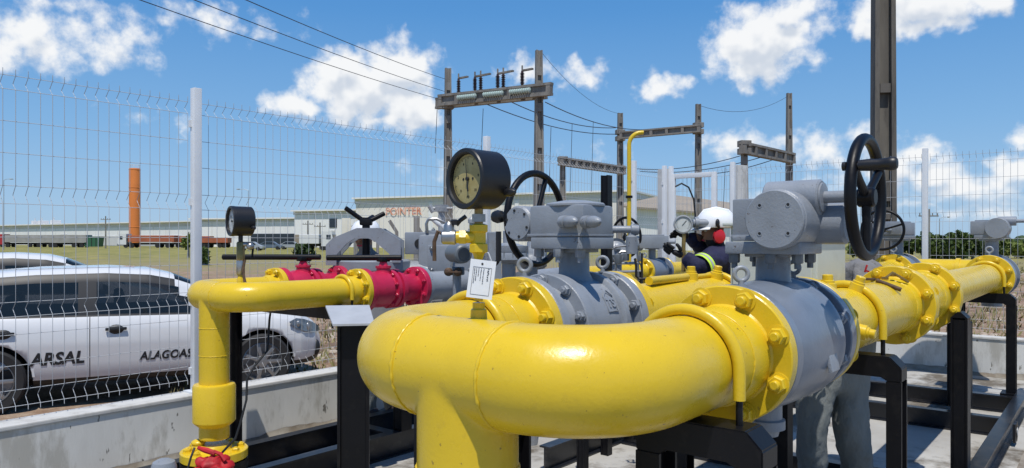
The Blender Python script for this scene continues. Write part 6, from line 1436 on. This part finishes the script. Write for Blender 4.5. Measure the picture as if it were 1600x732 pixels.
# ------------------------------------------------------------------ parked cars
def smooth_interp(tab, x):
    if x <= tab[0][0]: return tab[0][1]
    for (x0, v0), (x1, v1) in zip(tab, tab[1:]):
        if x <= x1:
            f = (x-x0)/(x1-x0); return v0+(v1-v0)*f
    return tab[-1][1]
def make_car(label, loc, rz, tall=1.0, signs=False, front_door=-.62):
    """hatchback built as one lofted shell; x forward with the front axle at 0, y left, z up"""
    t = thing('parked_car', label, 'car', loc, rz, None)
    TOP = [(-3.10, .62), (-3.08, .95), (-3.0, 1.16), (-2.86, 1.33), (-2.6, 1.415), (-2.1, 1.455), (-1.5, 1.465), (-1.1, 1.435), (-.85, 1.37), (-.5, 1.21), (-.22, 1.06), (-.02, .965), (.2, .93), (.45, .86), (.60, .78), (.70, .68), (.755, .52)]
    BELT = [(-3.1, .62), (-3.06, .90), (-2.9, .965), (-2.2, .945), (-1.2, .925), (-.4, .905), (0, .865), (.35, .79), (.60, .68), (.755, .50)]
    BOT = [(-3.1, .40), (-3.0, .30), (-2.8, .21), (-.3, .19), (.5, .20), (.68, .24), (.755, .34)]
    WID = [(-3.1, .74), (-2.95, .80), (-2.5, .83), (-1.4, .835), (-.3, .83), (.2, .805), (.45, .745), (.62, .63), (.72, .48), (.755, .36)]
    TOP = [(x, z*.935) for x, z in TOP]; BELT = [(x, z*.945) for x, z in BELT]
    RW_ = [(-3.1, .55), (-2.8, .57), (-2.0, .60), (-1.0, .595), (-.6, .60), (-.22, .64), (.2, .66), (.45, .62), (.62, .52), (.755, .32)]
    xs = []; x = -3.10
    while x < .756: xs.append(round(x, 4)); x += .04 if x < .4 else .02
    xs += [.755, -2.468, -1.642, -1.634, -1.555, -.572, -.564]; xs = sorted(set(xs))
    rings = []
    for x in xs:
        w, rw, zb, zt, zs = (smooth_interp(T, x) for T in (WID, RW_, BELT, TOP, BOT)); zt *= tall; zt = max(zt, zb+.002)
        g = (zt-zb)
        rw = min(rw, w*.93)
        half = [(0, zs), (w*.70, zs), (w*.90, zs+.03), (w*.955, zs+.09), (w*.985, zs+(zb-zs)*.35), (w, zs+(zb-zs)*.58), (w*1.004, zs+(zb-zs)*.66), (w*.985, zs+(zb-zs)*.80), (w*.965, zb-.02), (w*.935, zb)]
        for f in (.05, .27, .50, .72, .90): 
            h = w*.935+(rw-w*.935)*(f**1.1)
            half.append((h, zb+g*f*.97))
        half += [(rw*.86, zt-.010*min(1, g*6)), (rw*.5, zt-.002), (0, zt)]
        rings.append(half)
    n = len(rings[0]); ring_n = 2*n-2
    mb = MB(); vs = []
    for x, h in zip(xs, rings):
        full = [(y, z) for y, z in h]+[(-y, z) for y, z in reversed(h[1:-1])]
        vs += [(x, y, z) for y, z in full]
    BODY, GLASS, BLK, GAP = 0, 1, 2, 3
    def pick(x, j):
        zz = smooth_interp(TOP, x)
        if 9 <= j <= 13:
            if -2.72 < x < -1.72 and 10 <= j <= 12: return GLASS
            if -1.60 < x < -.30 and 10 <= j <= 12:
                lim = -.42-(j-10)*.20
                return GLASS if x < lim else BODY if j == 12 else BLK
            if -1.72 <= x <= -1.60 and 10 <= j <= 12: return BLK
            if -2.80 < x < -.2 and j == 9: return BLK
            if -2.78 < x < -.85 and j == 13: return BLK
            if -3.05 < x < -2.80 and 10 <= j <= 12: return BODY
        if j >= 14 and -.86 < x < -.12: return GLASS
        if j >= 14 and -3.0 < x < -2.78: return GLASS
        if j <= 9 and j >= 3 and (abs(x+1.638) < .004 or abs(x+.568) < .004): return GAP
        if j <= 2: return BLK
        return BODY
    fs = []; mi = []
    for i in range(len(xs)-1):
        xm = (xs[i]+xs[i+1])/2
        for k in range(ring_n):
            k2 = (k+1) % ring_n; j = k if k < n-1 else ring_n-1-k
            fs.append((i*ring_n+k, i*ring_n+k2, (i+1)*ring_n+k2, (i+1)*ring_n+k)); mi.append(pick(xm, j))
    vv, ff = mb._new(vs, fs)
    for f, m in zip(ff, mi): f.material_index = m
    for base in (0, (len(xs)-1)*ring_n):
        try: mb.bm.faces.new([vv[base+k] for k in range(ring_n)])
        except ValueError: pass
    body = build(mb, 'body', [M['car'], M['carglass'], M['vinyl'], M['ink']], t, local=True, ang=50)
    cut = MB()
    for x in (0, -2.465):
        for s in (-1, 1): cut.cyl((x, s*.52, .31), (x, s*1.1, .31), .355, n=40)
    co = build(cut, 'cutter', M['ink'], None)
    co.matrix_world = ORG[t.name]
    bm_ = body.modifiers.new('b', 'BOOLEAN'); bm_.operation = 'DIFFERENCE'; bm_.solver = 'EXACT'; bm_.object = co
    bpy.context.view_layer.update(); me = eval_mesh(body); body.modifiers.clear(); body.data = me
    bpy.data.objects.remove(co)
    for x, nm in ((0, 'f'), (-2.465, 'r')):
        for s in (-1, 1):
            y = s*.755; mb = MB(); fr = Matrix.Translation((x, y, .31)) @ Matrix.Rotation(-s*PI/2, 4, 'X')
            mb.lathe([(.20, -.09), (.285, -.095), (.305, -.07), (.31, 0), (.305, .07), (.285, .088), (.215, .080)], fr, 40, caps=False); wh_ = build(mb, 'wheel', M['tyre'], t, local=True)
            mb = MB(); mb.lathe([(.215, .07), (.205, .075), (.195, .03), (.19, -.06), (.02, -.06)], fr, 40, caps=False)
            for k in range(7):
                a = 2*PI*k/7; mb.box((.125, 0, .055), (.155, .038, .02), fr @ Matrix.Rotation(a, 4, 'Z'), bev=.006)
            mb.lathe([(.06, .04), (.055, .072), (.02, .075)], fr, 20); build(mb, 'rim', M['alloy'], wh_, local=True)
    for s in (-1, 1):
        mb = MB(); 
        # wheel arch lip
        for x in (0, -2.465): 
            ww = smooth_interp(WID, x)
            mb.tube([(x+.362*math.cos(a), s*(ww*.985-.014 if abs(x+.362*math.cos(a)) < .1 or x < -1 else smooth_interp(WID, x+.362*math.cos(a))*.985-.012), .31+.362*math.sin(a)) for a in [PI*(.02+.96*i/24) for i in range(25)]], .013, n=8)
        build(mb, 'wheel_arch', M['car'], t, local=True)
        mb = MB()      # headlamp wraps round the corner
        pts = []
        for x, z0, z1 in ((.30, .715, .73), (.38, .655, .765), (.48, .61, .745), (.58, .585, .705), (.66, .58, .66), (.705, .585, .62)):
            w = smooth_interp(WID, x); pts.append(((x, s*(w*1.0+.012), z0), (x, s*(w*.975+.008), z1)))
        vs = [p for pr_ in pts for p in pr_]; mb._new(vs, [(2*i, 2*i+1, 2*i+3, 2*i+2) for i in range(len(pts)-1)])
        hl_ = build(mb, 'headlight', M['lens'], t, local=True)
        mb = MB(); mb.ball((.52, s*(smooth_interp(WID, .52)-.0), .655), .045, (.5, .4, 1)); mb.ball((.40, s*(smooth_interp(WID, .40)+.005), .70), .035, (.6, .4, 1)); build(mb, 'bulb_reflector', M['alloy'], hl_, local=True)
        mb = MB(); w = smooth_interp(WID, .63); mb.ball((.645, s*(w-.025), .40), .075, (.6, .5, 1.2), n=14, m=8); build(mb, 'bumper_vent', M['vinyl'], t, local=True)
        mb = MB(); mb.box((-.44, s*.925, .985), (.10, .20, .125), None, bev=.035); mb.box((-.47, s*.84, .94), (.06, .08, .04), None, bev=.01); mr_ = build(mb, 'side_mirror', M['car'], t, local=True)
        for x in (-1.41, -2.35):
            w = smooth_interp(WID, x); mb = MB(); mb.box((x, s*(w+.012), .757), (.19, .026, .03), None, bev=.008); mb.ball((x, s*(w-.012), .75), .07, (1, .3, .7), n=16, m=8); build(mb, 'door_handle', M['vinyl'], t, local=True)
    if signs:
        for txt, pxa, pxb, pya, pyb, shear in (('ARSAL', 45, 132, 563, 561, .18), ('ALAGOAS', 217, 301, 557, 553, .18)):
            Mi = ORG[t.name].inverted(); o_ = Mi @ Vector((0, 0, CAMZ)); yp = -.846
            def hit(px, py):
                dq = Mi @ PY(px, py, 1.0)-o_; return o_+dq*((yp-o_.y)/dq.y)
            ha, hb = hit(pxa, pya), hit(pxb, pyb)
            tm = text_mesh(txt, .1, .001, .0035, 'CENTER', shear); mb = MB(); mb.add_mesh(tm)
            w0 = min(v.co.x for v in mb.bm.verts); w1 = max(v.co.x for v in mb.bm.verts); kx = (hb-ha).length/(w1-w0); ky = {'ARSAL': 19, 'ALAGOAS': 13.5}[txt]*7.3/FPX/.073
            for v in mb.bm.verts: v.co.x *= kx; v.co.y *= ky
            mid_ = (ha+hb)/2
            mb.bm.transform(Matrix.Translation((mid_.x, 0, mid_.z)) @ Matrix.Rotation(PI/2, 4, 'X'))
            for v in mb.bm.verts:      # press the letters onto the curved door
                w, zb, zs = (smooth_interp(T, v.co.x) for T in (WID, BELT, BOT)); q = (v.co.z-zs)/(zb-zs)
                v.co.y -= w*smooth_interp([(.12, .955), (.35, .985), (.58, 1.0), (.66, 1.004), (.80, .985)], q)+.003
            build(mb, 'door_lettering', M['vinyl'], t, local=True, smooth=False)
    for x in (-1.35, -2.3):
        for s in (-1, 1):
            mb = MB(); mb.box((x, s*.36, .60), (.14, .46, .62), Matrix.Translation((0, 0, 0)), bev=.05); mb.box((x-.02, s*.36, 1.0), (.10, .26, .18), None, bev=.04); build(mb, 'seat', M['vinyl'], t, local=True)
    mb = MB(); mb.box((-.55, 0, .78), (.35, 1.4, .12), None, bev=.04); mb.box((-1.6, 0, .35), (2.6, 1.45, .10), None); build(mb, 'dashboard_and_floor', M['vinyl'], t, local=True)
    mb = MB(); mb.box((.752, 0, .46), (.02, .42, .13), None, bev=.01); build(mb, 'front_plate', M['vinyl'], t, local=True)
    return t
HEAD = math.radians(29)
hd_ = C(math.cos(HEAD), math.sin(HEAD), 0); rzc = math.atan2(hd_.y, hd_.x)
cf = C(-4.884+2.465*.8755-.835*.4825, 6.85+2.465*.4825+.835*.8755, GZ)
make_car('white hatchback lettered ARSAL and ALAGOAS parked beside the fence', cf, rzc, 1.0, True)
make_car('second white car parked behind the lettered hatchback', P(205, 11.6, GZ), rzc, 1.07)
